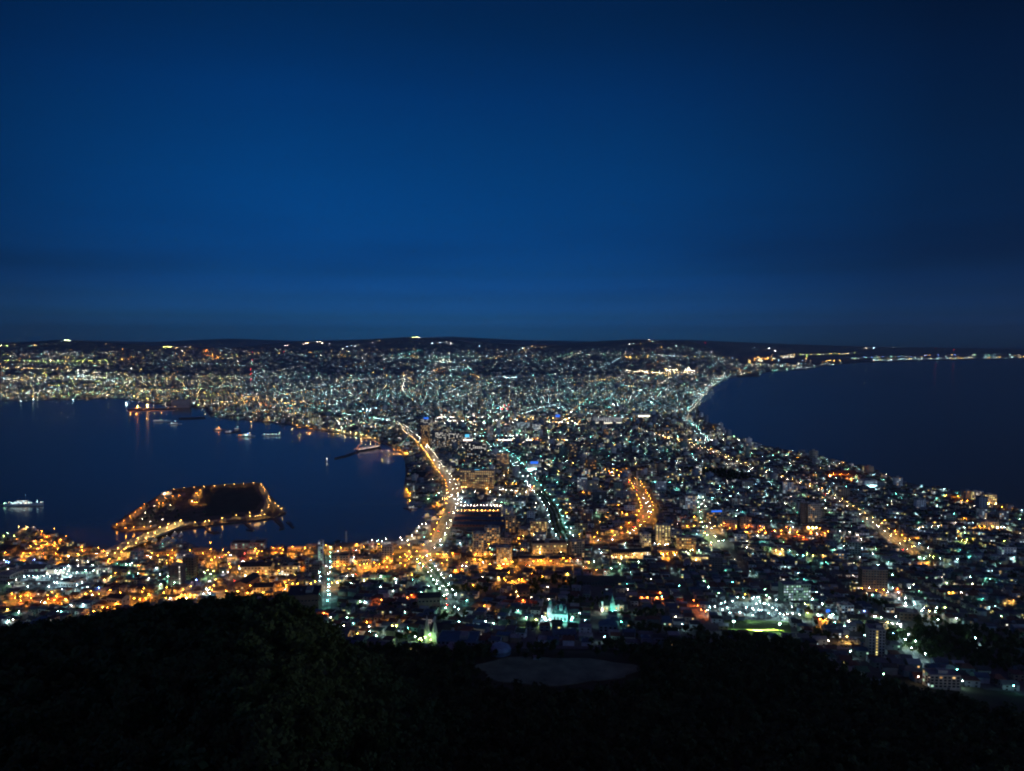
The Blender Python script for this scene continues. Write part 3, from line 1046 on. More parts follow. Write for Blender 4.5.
plist(100, 470, [(585, 150), (665, 145), (747, 137), (830, 130), (912, 125), (993, 120)], 'y', 'amber lamp on the far edge of the island', IS, 6, .18)
plist(200, 470, [(30, 130), (113, 125), (193, 120), (270, 115), (348, 110), (425, 103), (488, 110), (490, 122), (507, 140), (517, 155), (517, 170), (549, 212), (549, 228), (559, 245), (599, 270), (626, 290), (651, 313), (552, 280), (545, 300), (490, 325), (397, 348), (398, 375), (440, 372), (460, 370), (480, 365), (513, 357), (288, 368), (173, 391), (72, 410), (40, 415)], 'y', 'amber lamp on the path round the island lawn', IS, 6, .18)
plist(100, 470, [(435, 292), (558, 282), (360, 347), (338, 397), (399, 417), (497, 402)], 'w', 'warm white lamp among the trees of the island car park', IS, 8, .25)
plist(100, 470, [(130, 440), (185, 412), (235, 375), (280, 340), (325, 305), (350, 270), (455, 240), (520, 225), (580, 212), (630, 207), (200, 465), (265, 462), (350, 458), (400, 452), (470, 272), (500, 268), (540, 180), (520, 185), (755, 265), (775, 262), (760, 235), (780, 205), (770, 190), (800, 165)], 's', 'orange lamp by the waterside path of the island', 'orange lamps on the west shore of the island', 5.2, .5)
plist(100, 470, [(757, 422), (870, 410), (975, 392), (840, 412)], 'y', 'amber lamp on the island quay facing the town', IS, 6, .2)
# boats moored round the island
for i, (px, py, c) in enumerate([(174.5, 535.5, 'w'), (166.5, 539.5, 'w'), (163, 541.5, 'y'), (172.5, 541.8, 'y'), (181, 535.8, 'w'), (154.5, 541, 'y')]):
    ship('fishing_boat', px, py, 15, 4.2, rng.uniform(60, 120), 'hullw', '%s fishing boat moored between the island bridge and the town quay' % ['white', 'small white', 'low', 'bright', 'slim', 'lamp-lit'][i], 'boat', 1, True, [(.1, 0, 6.5, c, .45)], False, 'fishing boats by the island bridge', 1.3, .1, None)
def jetty(pts, label):
    p = [w2(*q) for q in pts]
    o = slab('jetty', p, -2, 1.5, M['rock'], M['rock'], None)
    return tag(o, label, 'jetty', None)
jetty([(243, 522), (248, 521.4), (254, 529), (252, 530.3), (246, 529.2), (250, 528)], 'short grey stone jetty on the town side of the island')
jetty([(271, 517), (277, 516), (283.5, 525), (284.5, 528), (279, 529), (281, 526)], 'bent grey stone jetty at the tip of the island')
jetty([(286, 521.4), (290, 520.8), (294.6, 526.5), (292, 527.3), (290, 524.5)], 'small low stone jetty off the tip of the island')
jetty([(203, 524.5), (207, 531), (215, 533), (220, 531.5), (219, 530), (210, 530), (206, 524)], 'curved grey stone jetty in the island boat basin')
jetty([(334, 457.6), (344, 455), (355, 451.6), (357, 452.6), (346, 456.6), (334.5, 459)], 'dark rock breakwater leading to the lit museum ship')
jetty([(178, 417.6), (204, 416.8), (206, 418.6), (180, 419.6)], 'long dark breakwater beyond the moored ships')
jetty([(224, 431.5), (240, 430.5), (241, 432), (225, 433)], 'short dark breakwater beside the white cargo ship')
jetty([(403, 507.6), (412, 505.5), (422, 504.4), (422, 506.2), (413, 507.4), (411, 510), (409.5, 510), (409, 508.6)], 'grey floating jetty beside the market quay')

def beacon(px, py, c, label, h=7):
    x, y, _ = at(px, py, z=0)
    t = thing('harbour_beacon', (x, y, 0), 0, label, 'beacon')
    MB().lathe([(2.2, -2), (2.0, 1.2), (.9, 1.3), (.7, h)], 10).build('tower', M['white'], t)
    MB().ball((0, 0, h + .7), .6).build('lamp_head', vismat(c, 30), t)
    MB().lathe([(1.1, h + 1.6), (.1, h + 2.3)], 8).build('cap', M['hullr'], t)
beacon(326.8, 461.5, 'w', 'small white harbour beacon at the end of the rock breakwater')

# the white patrol ship off the near shore
P_ = 1.6
ship('patrol_ship', 24, 505.5, 78, 11, 4, 'hullw', 'brightly lit white patrol ship lying off the near shore', 'ship', 3, True,
     [(-.92, 0, 6, 'c', .7), (-.8, .5, 6.5, 'w', .6), (-.62, -.5, 7, 'c', .8), (-.5, -.75, 5.5, 'c', .8), (-.38, -.8, 6, 'c', .8), (-.25, -.8, 8, 'c', .8), (-.1, -.75, 6, 'c', .9), (.05, -.8, 9.5, 'c', .8), (.15, -.75, 6, 'w', .9), (.3, -.7, 7, 'c', .8), (.42, -.6, 6.4, 'c', .6), (.68, 0, 7.5, 'c', .9), (.7, 0, 10, 'c', .6), (.88, 0, 7, 'w', .7), (.97, 0, 7, 'c', .5), (.1, 0, 22, 'c', .4)], True, None, 3.6)
def floating_pier(px0, px1, py, label, c='g'):
    a, b = at(px0, py, z=0), at(px1, py, z=0)
    t = thing('floating_pier', ((a[0] + b[0]) / 2, a[1], 0), 0, label, 'pier')
    w = b[0] - a[0]
    MB().box(-w / 2, w / 2, -4, 4, -1, 1.6).build('deck', M['quay'], t)
    for k in range(3):
        MB().ball((w * (-.4 + .4 * k), -3, 5.2), .55).build('lamp_head', vismat(c, 30), t)
        MB().tube((w * (-.4 + .4 * k), -3, 1.6), (w * (-.4 + .4 * k), -3, 4.9), .09, .07).build('lamp_post', M['metal'], t)
floating_pier(-14, 7.5, 505.5, 'lit pontoon at the stern of the white patrol ship')
floating_pier(-8, 18, 538.5, 'green-lit landing stage by the near shore', 'l')
for px, py, l, lab in [(27, 531.5, 26, 'white harbour tug moored by the green-lit landing stage'), (33, 531, 18, 'small white launch beside the harbour tug')]:
    ship('harbour_tug', px, py, l, 7, 8, 'hullw', lab, 'boat', 2, True, [(.2, -.4, 8, 'w', .5), (-.5, 0, 6, 'c', .5)], True, None, 1.6, .1)

# the museum ship outlined in bulbs
x_, y_, _ = at(368, 450.5, z=0)
ms = ship('museum_ship', 369, 449.5, 112, 17, 58, 'hulld', 'museum ship outlined in strings of light bulbs at the quay', 'ship', 2, True, [], True, None, 6.0, .0, None)
def bulb(p, c='p'):
    MB().ball(p, .42).build('deck_light', vismat(c, 12), ms)
MB().tube((-22, 0, 10), (-22, 0, 41), .4, .2).build('mast', M['metal'], ms)
for i in range(24):
    f = i / 23
    xx = -56 + 110 * f
    for sg in (-1, 1):
        bb = 8.5 * (1 if f < .7 else max(.06, 1 - (f - .7) / .3))
        bulb((xx, sg * bb, 7.2), 'p' if sg < 0 else 's')
STR = [(-56, 9), (-22, 40), (5.6, 38), (54, 12)]
for (x0, z0), (x1, z1) in zip(STR[:-1], STR[1:]):
    for k in range(9):
        f = (k + .5) / 9
        bulb((x0 + (x1 - x0) * f, 0, z0 + (z1 - z0) * f - 2.2 * math.sin(math.pi * f)), 's' if k % 3 else 'p')

ship('cargo_ship', 246, 436.5, 72, 13, -8, 'hullw', 'white cargo ship with green and white lights moored off the wharves', 'ship', 2, True, [(.2, -.7, 8, 'c', 1.6), (.0, -.8, 7, 'c', 1.4), (.1, -.9, 5, 'g', 1.5), (.4, 0, 14, 'w', 1.2), (-.5, -.7, 6, 's', 1.4), (-.7, -.6, 6, 's', 1.2), (.15, .8, 11, 'b', 1.5)], True, None, 4, .2)
ship('cargo_ship', 271, 435.5, 66, 11, 6, 'hullw', 'long low white ship lit from its bow, right of the green-lit cargo ship', 'ship', 1, True, [(.9, 0, 8, 'g', 1.3), (.6, -.6, 6, 'c', 1.2), (.2, -.7, 6, 'g', 1.1), (-.3, -.7, 6, 'c', 1.1), (-.7, -.7, 6, 'c', 1.1), (.95, 0, 12, 'w', 1)], False, None, 3.5)
ship('cargo_ship', 162, 421.5, 75, 13, 4, 'hullw', 'pale cargo ship with one dim light, nearest the orange wharf', 'ship', 1, True, [(-.1, -.5, 9, 'g', .8), (.5, -.5, 6, 'c', .7)], True, None, 4, -.3)
ship('cargo_ship', 175, 424.3, 58, 11, 2, 'hullw', 'small white ship with one mast light behind the long breakwater', 'ship', 1, True, [(0, 0, 14, 'c', 1.1), (-.4, -.5, 6, 'c', .9)], True, None, 3)
ship('fishing_boat', 219, 430, 40, 9, 5, 'hulld', 'dark fishing boat with a bright orange deck lamp', 'boat', 1, True, [(0, 0, 9, 's', 1.5), (-.5, 0, 6, 's', 1)], False, None, 2.5)
ship('fishing_boat', 229, 432.6, 38, 8, 3, 'hulld', 'dark unlit fishing boat beside the orange-lit boat', 'boat', 1, True, [(.3, 0, 8, 'c', .6)], False, None, 2.2)
ship('fishing_boat', 237, 429.5, 30, 7, 3, 'hulld', 'small dark boat with a single blue-white mast lamp', 'boat', 1, True, [(.1, 0, 10, 'c', 1.0)], False, None, 2)
for px, py, l, lab in [(427, 517, 20, 'gold-lit sightseeing boat by the tip of the curved quay'), (434, 520, 24, 'white sightseeing boat with amber windows inside the curved quay'), (442, 514, 22, 'pale sightseeing boat moored under the waterfront avenue')]:
    ship('sightseeing_boat', px, py, l, 6, 30, 'hullw', lab, 'boat', 2, False, [(.3, -.6, 3.4, 'y', .4), (-.3, -.6, 3.4, 'y', .4), (0, 0, 7, 'y', .4)] if px < 436 else [(0, -.6, 3.4, 'w', .35)], False, None, 1.4, 0, 'yellow')
for px, py, lab in [(416, 498.5, 'white ferry launch beside the market quay'), (412, 508.5, 'grey work boat on the floating jetty')]:
    ship('launch', px, py, 22, 5, 10, 'hullw', lab, 'boat', 1, False, [(.2, 0, 5, 'w', .3)], False, None, 1.5)

# orange wharf with its lamps, silo block beyond
plist(120, 380, [(105, 160, 's'), (163, 155, 'y'), (130, 170, 's'), (200, 172, 's'), (250, 172, 's'), (290, 168, 's'), (330, 160, 's'), (60, 175, 's'), (95, 172, 's'), (150, 176, 's'), (175, 176, 's')], 's', 'powerful # lamp lighting the long wharf across the bay', 'lamps on the long orange wharf', 14, 2.0, 6.095)
plist(280, 390, [(340, 305), (384, 305), (428, 312), (472, 325), (516, 332), (560, 340), (604, 345), (647, 358), (687, 362), (724, 383), (760, 385)], 'y', 'amber lamp in the row along the ferry quay', 'amber lamps along the ferry quay', 9, 1.4)
plist(280, 390, [(215, 290, 's'), (235, 300, 's'), (225, 285, 's'), (192, 240, 'c'), (70, 208, 'p'), (70, 185, 'p'), (135, 280, 'y'), (95, 270, 'y'), (160, 300, 's'), (815, 490, 'y'), (865, 490, 'w')], 's', 'bright # lamp at the ferry terminal', 'lamps of the ferry terminal', 12, 1.8)
plist(120, 380, [(520, 210, 'y'), (585, 210, 'y'), (640, 205, 'w'), (600, 285, 's'), (640, 150, 's'), (680, 152, 's'), (705, 150, 's'), (735, 155, 's'), (650, 155, 'r'), (600, 140, 's'), (790, 165, 'w'), (830, 190, 's'), (850, 190, 's'), (880, 188, 's'), (910, 185, 's'), (905, 235, 's'), (940, 160, 'c'), (970, 230, 'p'), (800, 230, 'y'), (765, 205, 'c'), (830, 100, 'y'), (740, 85, 's'), (770, 90, 's')], 's', '# dock lamp among the far wharves', 'dock lamps among the far wharves', 12, 1.8, 6.095)
plist(380, 400, [(165, 375), (180, 380), (190, 400), (160, 400), (195, 410), (210, 420), (220, 430), (205, 425), (235, 440), (80, 400), (110, 400), (140, 402)], 's', 'orange lamp beside the stepped quay', 'orange lamps on the stepped quay', 5, 1.2)
plist(380, 400, [(220, 700), (250, 690), (215, 720), (245, 720), (225, 740), (240, 750)], 's', 'orange lamp on the market quay', 'orange lamps on the market quay', 5, 1.0)
plist(330, 490, [(335, 403), (450, 393), (560, 383)], 'w', 'tall # lamp on the harbour front', 'three tall lamps on the harbour front', 13, 1.6)
plist(330, 490, [(655, 370), (695, 335), (710, 300), (735, 278), (765, 275), (380, 410, 'c'), (415, 415, 'c'), (575, 410), (620, 410)], 'w', '# lamp along the curved quay', 'lamps along the curved quay', 8, .7)
plist(120, 380, [(163, 155, 'y'), (168, 156, 'y'), (105, 160, 's')], 's', 'powerful # double of a wharf lamp, added for its reflection in the bay', 'added doubles of the long wharf lamps', 4.9, 6.0, 6.095)  # bare doubles of wharf lamps, added to strengthen their reflections
plist(280, 390, [(340, 305), (428, 312), (472, 325), (516, 332), (560, 340), (604, 345), (647, 358), (687, 362)], 'y', 'bare amber quay light in the row along the ferry quay', 'added doubles of the ferry quay lamps', 4.8, .5)  # second globes at the row's lamps, added for streaks on the water
plist(0, 330, [(78, 268), (128, 266), (282, 268), (486, 282)], 'c', 'bare cool white quay light on the far shore of the bay', 'quay lights of the far shore', 4.8, 1.6, 3.854)
plist(750, 470, [(470, 464), (500, 464), (530, 464)], 'y', 'amber floodlight at the foot of the pale orange tower', 'floodlights of the pale orange tower', 4.0, 2.4)
plist(750, 470, [(640, 48), (700, 54), (760, 64), (820, 78), (790, 52), (730, 48)], 'r', 'deep orange floodlight before the long shed by the sea', 'floodlights of the seaside shed', 4.6, 1.6)
# streets round the harbour front, read lamp by lamp
HL = 'sodium lamps of the harbour quarter'
plist(0, 460, [(330, 577), (370, 618), (328, 645), (374, 670), (280, 675), (325, 695), (523, 612), (478, 643), (432, 672), (35, 745), (180, 745), (237, 752), (440, 755), (620, 760), (55, 590, 'g'), (145, 540, 'y'), (208, 540, 'y'), (430, 555, 's')], 's', '# lamp among the sheds on the near shore', HL)
plist(100, 470, [(150, 708), (320, 695), (570, 708), (915, 700), (885, 728), (880, 588), (880, 640), (600, 690), (500, 690), (540, 685), (70, 720), (60, 740)], 's', '# lamp by the warehouses near the island bridge', HL)
plist(230, 530, [(70, 300), (385, 335), (265, 315), (140, 330), (220, 340), (470, 290), (430, 305), (560, 295), (548, 322), (860, 265), (810, 297), (915, 290), (680, 415), (815, 425), (260, 465), (265, 500), (60, 490), (140, 505), (985, 250), (250, 175), (215, 195), (450, 440), (500, 430), (540, 430), (450, 455), (600, 150), (400, 150)], 's', '# lamp beside the lit halls of the old harbour quarter', HL)
plist(330, 490, [(55, 585), (10, 620), (190, 540, 'p'), (270, 595), (295, 595), (300, 560), (200, 575), (352, 585), (455, 550), (435, 575), (487, 575), (615, 535), (630, 495), (650, 540), (630, 560), (720, 530), (655, 680), (410, 690, 'g'), (910, 525), (1000, 645), (800, 515), (85, 470), (600, 520), (560, 540), (780, 520), (930, 520), (980, 510), (740, 545), (860, 515)], 's', '# lamp in the old harbour quarter below the green-lit slope', HL)
plist(420, 480, [(440, 575), (525, 570), (445, 600), (520, 600), (550, 515), (560, 680), (505, 665, 'p'), (625, 690), (740, 660), (185, 600), (80, 600), (320, 510, 'c'), (440, 640), (480, 640), (570, 600), (640, 690), (700, 680), (970, 645), (920, 620, 'c'), (790, 470), (950, 530, 'y'), (960, 560, 'y'), (820, 560), (850, 540), (700, 470), (200, 440, 'g'), (160, 490, 'p'), (165, 520, 'c'), (85, 490, 'p')], 's', '# lamp at the foot of the gold-lit hotel towers', 'lamps round the gold-lit towers')
plist(530, 480, [(265, 630), (65, 650), (90, 650), (300, 750), (530, 725, 'r'), (160, 525, 'y'), (60, 525, 'y'), (110, 540, 'y'), (40, 540, 'y'), (210, 530), (570, 590, 'c'), (330, 395, 'c'), (345, 450, 'c'), (205, 440, 'c'), (740, 265), (650, 270), (625, 265), (450, 250), (290, 265), (775, 275), (690, 620, 'y'), (730, 615, 'y'), (770, 615, 'y'), (655, 615, 'y'), (840, 570, 'w'), (830, 600, 'y'), (900, 600, 'y'), (1000, 510, 'c'), (720, 680, 'g'), (870, 660, 'g'), (515, 660, 'g'), (650, 710, 'g')], 's', '# lamp on the lit forecourts around the curving road', 'lamps round the curving road')
plist(420, 560, [(425, 200), (685, 165), (815, 155), (980, 135), (770, 255, 'y'), (785, 290, 'y'), (825, 325, 'r'), (285, 85), (370, 55, 'p'), (340, 50, 'p'), (630, 140, 'y'), (790, 160), (740, 170), (310, 395, 'c'), (205, 380, 'g'), (78, 598, 'g'), (785, 410, 'c'), (850, 460, 'g'), (930, 480, 'l'), (980, 455, 'c'), (525, 490, 'c'), (515, 370, 's')], 's', '# lamp in the sloping streets above the harbour', 'lamps of the sloping streets')
plist(310, 560, [(570, 318, 'r'), (812, 283, 'r'), (780, 300, 'r'), (620, 545, 'c'), (680, 490, 's'), (640, 490, 's'), (660, 530, 'y'), (690, 525, 'l'), (840, 615, 'g'), (345, 508, 't'), (295, 460, 'g'), (232, 407, 'g'), (530, 605, 'g'), (400, 335, 'g'), (440, 340, 'c'), (640, 240, 'b'), (690, 180, 'c'), (565, 130, 'c'), (565, 215, 'c'), (340, 130, 'c'), (480, 575, 'c'), (455, 500, 's'), (960, 600, 'l'), (920, 620, 'l'), (885, 625, 'l'), (378, 545, 's'), (380, 590, 's'), (110, 425, 'r'), (155, 275, 'c'), (150, 215, 'c')], 'g', '# lamp among the houses under the wooded spur', 'lamps among the houses under the spur', 6, .55)
plist(640, 560, [(135, 300), (355, 320), (490, 400), (460, 365), (525, 410), (430, 320), (180, 310), (160, 260), (60, 300), (15, 300)], 'r', '# lamp along the road by the white-lit car park', 'deep orange lamps by the car park', 7, .4)
plist(640, 480, [(380, 370), (435, 370), (720, 390), (850, 385), (855, 420), (975, 400), (1005, 430), (770, 375), (950, 420), (595, 375, 'y'), (540, 380), (475, 570, 'g'), (405, 570, 'l'), (545, 445, 'l'), (600, 455, 'l'), (520, 430, 'l'), (570, 500, 'l'), (435, 300), (770, 290, 'g'), (170, 590), (220, 590), (270, 590), (120, 510, 'c'), (200, 520, 'c'), (780, 245, 'c'), (580, 140, 't'), (600, 280, 'y'), (560, 300, 'y'), (650, 300, 'y')], 's', '# lamp in the blocks right of the lit flats', 'lamps in the blocks by the cross street')
plist(750, 470, [(90, 480, 'r'), (125, 505, 'r'), (250, 490, 's'), (255, 515, 'r'), (320, 500, 'y'), (380, 500, 's'), (390, 525, 'r'), (490, 505, 's'), (540, 515, 'w'), (600, 510, 's'), (200, 490, 's'), (430, 540, 'r'), (345, 455, 'c'), (860, 525, 'p'), (895, 555, 'p'), (900, 630, 'c'), (885, 700, 'c'), (755, 615, 'c'), (985, 675, 'c'), (800, 500, 'p'), (725, 495, 'c'), (320, 650, 't'), (430, 690, 't'), (670, 30, 's'), (785, 35, 's'), (730, 30, 's'), (640, 25, 's'), (810, 70, 's'), (890, 100, 'c'), (940, 110, 'c'), (970, 120, 'c'), (990, 125, 'c'), (210, 650, 'y'), (260, 640, 'y'), (410, 95, 'r'), (215, 25, 'c'), (460, 680, 'l'), (510, 690, 'l')], 's', '# lamp in the streets round the pale orange tower pair', 'lamps round the pale tower pair')
plist(880, 470, [(628, 210, 's'), (660, 245, 's'), (700, 250, 's'), (530, 205, 's'), (885, 412, 'w'), (940, 460, 'c'), (970, 460, 'c'), (1000, 460, 'c'), (345, 455, 'c'), (470, 455, 'c'), (415, 458, 'c'), (315, 475, 'c'), (625, 720, 'c'), (485, 715, 'c'), (390, 630, 'c'), (700, 560, 'l'), (735, 575, 'l'), (660, 565, 'l'), (690, 580, 'l'), (520, 550, 'l'), (1000, 570, 'l'), (400, 690, 'l'), (430, 700, 'l'), (320, 700, 'g'), (360, 715, 'g'), (125, 490, 's'), (180, 525, 's'), (95, 520, 'y'), (240, 560, 'y'), (40, 405, 's'), (280, 615, 'y'), (800, 455, 's'), (840, 455, 's'), (900, 455, 's'), (630, 495, 's'), (980, 300, 's')], 'c', '# lamp in the streets near the white slab block by the sea', 'lamps by the slab block on the sea side')
plist(860, 560, [(400, 230), (510, 312), (432, 337), (615, 383), (625, 478), (888, 145), (905, 203, 'p'), (700, 190, 'g'), (262, 125), (152, 42), (305, 240, 'r'), (122, 455), (288, 455), (265, 585, 'b'), (925, 622, 'c'), (555, 410, 'y'), (20, 235, 's'), (135, 250, 's'), (195, 245, 's'), (80, 232, 'w'), (785, 380, 'g'), (680, 380, 'l'), (650, 370, 'l'), (885, 465, 'c'), (770, 465, 'c'), (815, 268, 'p'), (720, 270, 's'), (750, 270, 's'), (400, 655, 'l'), (35, 410, 'b'), (120, 490, 'g'), (170, 460, 'g'), (220, 500, 'y'), (260, 510, 'w'), (300, 510, 'w'), (325, 515, 'p')], 'c', '# lamp along the lanes by the dark wooded park', 'lamps round the dark wooded park', 7, .7)
plist(750, 560, [(335, 375), (395, 440), (520, 340), (580, 350), (500, 315), (665, 440), (640, 445), (785, 450), (755, 390), (730, 385), (790, 385), (230, 250), (210, 320), (270, 440), (545, 440), (490, 400, 'l'), (460, 420, 'l'), (440, 350, 'l'), (790, 490, 'w'), (840, 490, 'w'), (1000, 455, 'c'), (775, 615, 'y'), (890, 640, 'y'), (680, 500, 't'), (560, 475, 's'), (600, 480, 's'), (590, 420, 'b'), (155, 305, 'c')], 'c', '# lamp by the long car park and the floor-lit office block', 'lamps by the floor-lit office block', 7, .7)
# the white-lit car park
plist(640, 560, [(560, 375), (600, 375), (540, 400), (650, 350), (700, 380), (740, 330), (680, 340), (780, 300), (830, 300), (900, 310), (940, 300), (960, 330), (850, 380), (900, 390), (950, 400), (1000, 350), (660, 400), (720, 420), (800, 420)], 'c', 'cool white lamp standing in the long car park', 'lamps of the long white-lit car park', 8, .36)
plist(750, 560, [(30, 300), (70, 300), (50, 350), (110, 350), (150, 360), (180, 380), (210, 400), (30, 400), (90, 400), (150, 430), (240, 430), (300, 430), (20, 440), (340, 430)], 'c', 'cool white lamp standing in the long car park', 'lamps of the long white-lit car park', 8, .36)
# the lit yard at the dock works
plist(0, 540, [(190, 300), (225, 295), (265, 298), (295, 298), (345, 292), (370, 280), (395, 295), (440, 250), (480, 250), (510, 240), (530, 280), (545, 250), (490, 320), (560, 300), (610, 265), (680, 250), (740, 250), (620, 210), (540, 210), (740, 205), (385, 380), (430, 350), (450, 350), (655, 340), (610, 370), (215, 375), (270, 165, 'b'), (785, 390, 'b'), (490, 400, 'c'), (695, 380, 'c'), (700, 180, 'c'), (60, 240, 'p'), (25, 165, 'p'), (125, 325, 'w'), (65, 355, 'g'), (45, 180, 'b'), (65, 190, 'b')], 'c', '# lamp over the yard of the dock works', 'lamps over the dock works yard', 9, .6)
plist(0, 540, [(115, 470, 's'), (160, 495, 'r'), (445, 460, 's'), (430, 485, 's'), (520, 480, 's'), (975, 470, 's'), (750, 570, 's'), (730, 445, 'p'), (680, 440, 's'), (50, 565, 'y'), (150, 580, 'c'), (65, 650, 'c'), (105, 715, 'c'), (570, 520, 'c'), (665, 520, 'c'), (460, 570, 'c'), (785, 440, 's'), (215, 450, 'r'), (240, 470, 'r'), (860, 540, 's'), (820, 540, 's'), (930, 510, 's'), (380, 480, 's'), (830, 325, 'y'), (880, 300, 'y'), (920, 270, 's')], 's', '# lamp on the hillside street under the forest', 'lamps of the hillside street')
plist(120, 540, [(115, 470), (160, 475), (205, 468), (230, 440), (490, 435), (478, 460), (480, 500), (735, 400), (850, 410), (945, 410), (400, 465, 'w'), (210, 590, 'w'), (520, 440), (560, 440), (600, 440), (350, 420), (30, 450), (70, 270, 't'), (140, 275, 't'), (225, 310, 'c'), (320, 360, 'g'), (380, 295, 'g'), (425, 295, 'g'), (430, 345, 'g'), (290, 230, 'c'), (605, 325, 'b'), (75, 205, 't'), (90, 190, 'c'), (45, 200, 'g'), (670, 265, 'g'), (700, 250, 'l'), (720, 280, 'g'), (745, 255, 'l'), (690, 390, 'c'), (665, 430, 'c'), (720, 430, 'c'), (700, 400, 'c'), (760, 320, 's'), (870, 200, 's'), (880, 220, 's'), (860, 260, 'p'), (820, 265, 'p'), (730, 165, 's'), (755, 145, 's'), (845, 125, 'r'), (880, 125, 'c'), (995, 115, 'x'), (370, 190, 's'), (240, 140, 'p'), (300, 130, 's')], 's', '# lamp between the dock houses and the hillside street', 'lamps between the dock houses')

# ------------------------------------------------------------------ buildings one can tell apart
B = building
# towers and slabs of the centre
B('hotel', 460, 495, 469.5, 489, 16, -6, 'tan', 'wide tan hotel slab with rows of lit windows and a gold-lit end', 'hotel', .72, ('warm', 'warm', 'yellow', 'orange'), cols=16, rows=8, sides=0, sign=('c', 14, 1.6, 6))
B('apartment_tower', 421, 430, 425, 446, 17, -10, 'tan', 'slim tan tower with a lit crown beside the waterfront avenue', 'tower', .35, ('warm', 'orange'), sides=1)
B('apartment_block', 430.5, 446, 432, 449, 18, -8, 'dark', 'dark apartment block with scattered white windows, next to the slim tan tower', 'apartments', .33, ('white', 'cool', 'warm'), cols=9)
B('apartment_block', 447, 462, 433, 449, 18, -8, 'dark', 'dark apartment block with scattered windows below the cyan rooftop sign', 'apartments', .30, ('white', 'warm'), cols=9)
B('office_tower', 465, 487, 443, 460, 22, -5, 'dark', 'broad black office tower with a pale lit parapet behind the tan hotel', 'office', .25, ('white', 'cool', 'warm'), cols=11)
B('office_building', 497, 509, 453, 467, 18, -5, 'cream', 'cream office block lit orange from the street beside the black tower', 'office', .5, ('orange', 'warm'))
B('department_store', 462, 473, 437, 443, 20, -4, 'white', 'white department store under a glowing cyan sign with a pink band', 'store', .4, ('white',), sign=('c', 18, 14, 5), band=('p', 8, 3, 5))
B('department_store', 421, 432, 419, 425, 20, -4, 'grey', 'grey store under a deep blue glowing sign', 'store', .4, ('white',), sign=('b', 26, 11, 7))
B('apartment_tower', 497, 500.5, 420, 437, 12, 0, 'white', 'narrow white tower lit from below, standing alone in the centre', 'tower', .5, ('white', 'cool'), cols=2, sides=1)
B('apartment_block', 487, 493, 426, 441, 14, 0, 'pale', 'pale mid-height tower left of the narrow white tower', 'tower', .3, ('cool', 'warm'))
B('office_building', 503, 512, 426, 436, 16, 0, 'grey', 'grey office block with one orange-lit corner, right of the narrow white tower', 'office', .3, ('cool', 'orange'))
B('shop', 526, 541, 463, 471, 26, 8, 'white', 'white floodlit shop with a bright blue panel on its roof', 'shop', 1, ('white',), rows=1, cols=5, sign=('b', 26, 9, 6), band=('c', .5, 6, 5))
B('department_store', 592, 622, 417, 424, 30, 4, 'white', 'long bright white store front lit from end to end', 'store', 1, ('white',), cols=14, sides=0, band=('w', 1, 5, 1.6))
B('department_store', 633, 650, 413.5, 417.5, 25, 2, 'white', 'far white store front with a lit strip, right of the long bright store', 'store', .7, ('white',), cols=8, band=('w', 1, 8, 4))
B('department_store', 553, 562, 417, 423, 20, 0, 'grey', 'store under a round blue glowing sign in the orange-lit quarter', 'store', .5, ('warm',), sign=('b', 24, 15, 8))
B('office_building', 514, 530, 422, 432, 20, -4, 'pale', 'pale green-lit office block left of the blue-signed store', 'office', .5, ('cool', 'green', 'white'))
B('office_building', 532, 541, 424, 431, 18, 4, 'white', 'small white office block with cool lit floors next to the pale green-lit one', 'office', .6, ('cool', 'white'))
B('apartment_tower', 603.5, 608, 429, 439.5, 14, 12, 'tan', 'tan tower with one orange-lit edge beneath the long bright store', 'tower', .3, ('orange',))
B('apartment_tower', 570, 577, 444, 459, 15, 6, 'dark', 'dark tower standing among low houses left of the brown orange-edged one', 'tower', .12, ('warm',))
B('apartment_tower', 585.5, 596, 458.5, 472, 17, 14, 'brown', 'dark brown tower with one orange-lit side at the head of the curving road', 'tower', .12, ('orange',))
B('apartment_block', 622, 631, 470.5, 480.5, 15, -6, 'pale', 'pale flats beside the orange-lit road, left of the thin white mast', 'apartments', .3, ('warm', 'cool'))
B('apartment_block', 592, 607, 491, 502, 16, -4, 'dark', 'wide dark flats with few lights, left of the ridged grey block', 'apartments', .1, ('cool',), cols=8)
B('apartment_block', 614, 636, 491, 502, 16, -4, 'conc', 'ridged grey block of flats facing the orange-lit bend', 'apartments', .14, ('warm', 'green'), cols=12)
B('apartment_tower', 581, 592, 512, 525.5, 14, -4, 'brick', 'reddish slab tower between the boulevard and the curving road', 'tower', .2, ('warm',))
B('office_building', 622, 636, 516, 527.5, 16, -4, 'brown', 'plain brown office block inside the orange-lit bend', 'office', .08, ('warm',))
B('school', 610, 651, 548, 559.5, 16, 6, 'cream', 'long cream school with a brilliantly lit yellow wing', 'school', .9, ('yellow', 'white', 'yellow'), cols=18, rows=3, sides=1, roof='gable', rmat='roofd', pattern=lambda j, i: i > 9 or j == 0)
B('apartment_block', 640, 650.5, 533, 548, 13, 10, 'pale', 'pale flats at the edge of the orange-lit bend', 'apartments', .3, ('warm', 'yellow'))
B('office_building', 530, 547.5, 520, 535.5, 16, -3, 'tan', 'tan office block with rows of yellow windows, left of the boulevard', 'office', .65, ('yellow', 'warm'), cols=6, rows=6)
B('market_hall', 531, 567, 541, 553.5, 20, 4, 'cream', 'long amber-lit market hall with a flat roof at the foot of the boulevard', 'hall', .6, ('orange', 'yellow'), rows=2, cols=10, rmat='roofr')
B('apartment_tower', 568.5, 584.5, 540, 559.5, 14, 16, 'tan', 'two-tone tan and black slab tower where the boulevard ends', 'tower', .15, ('warm',))
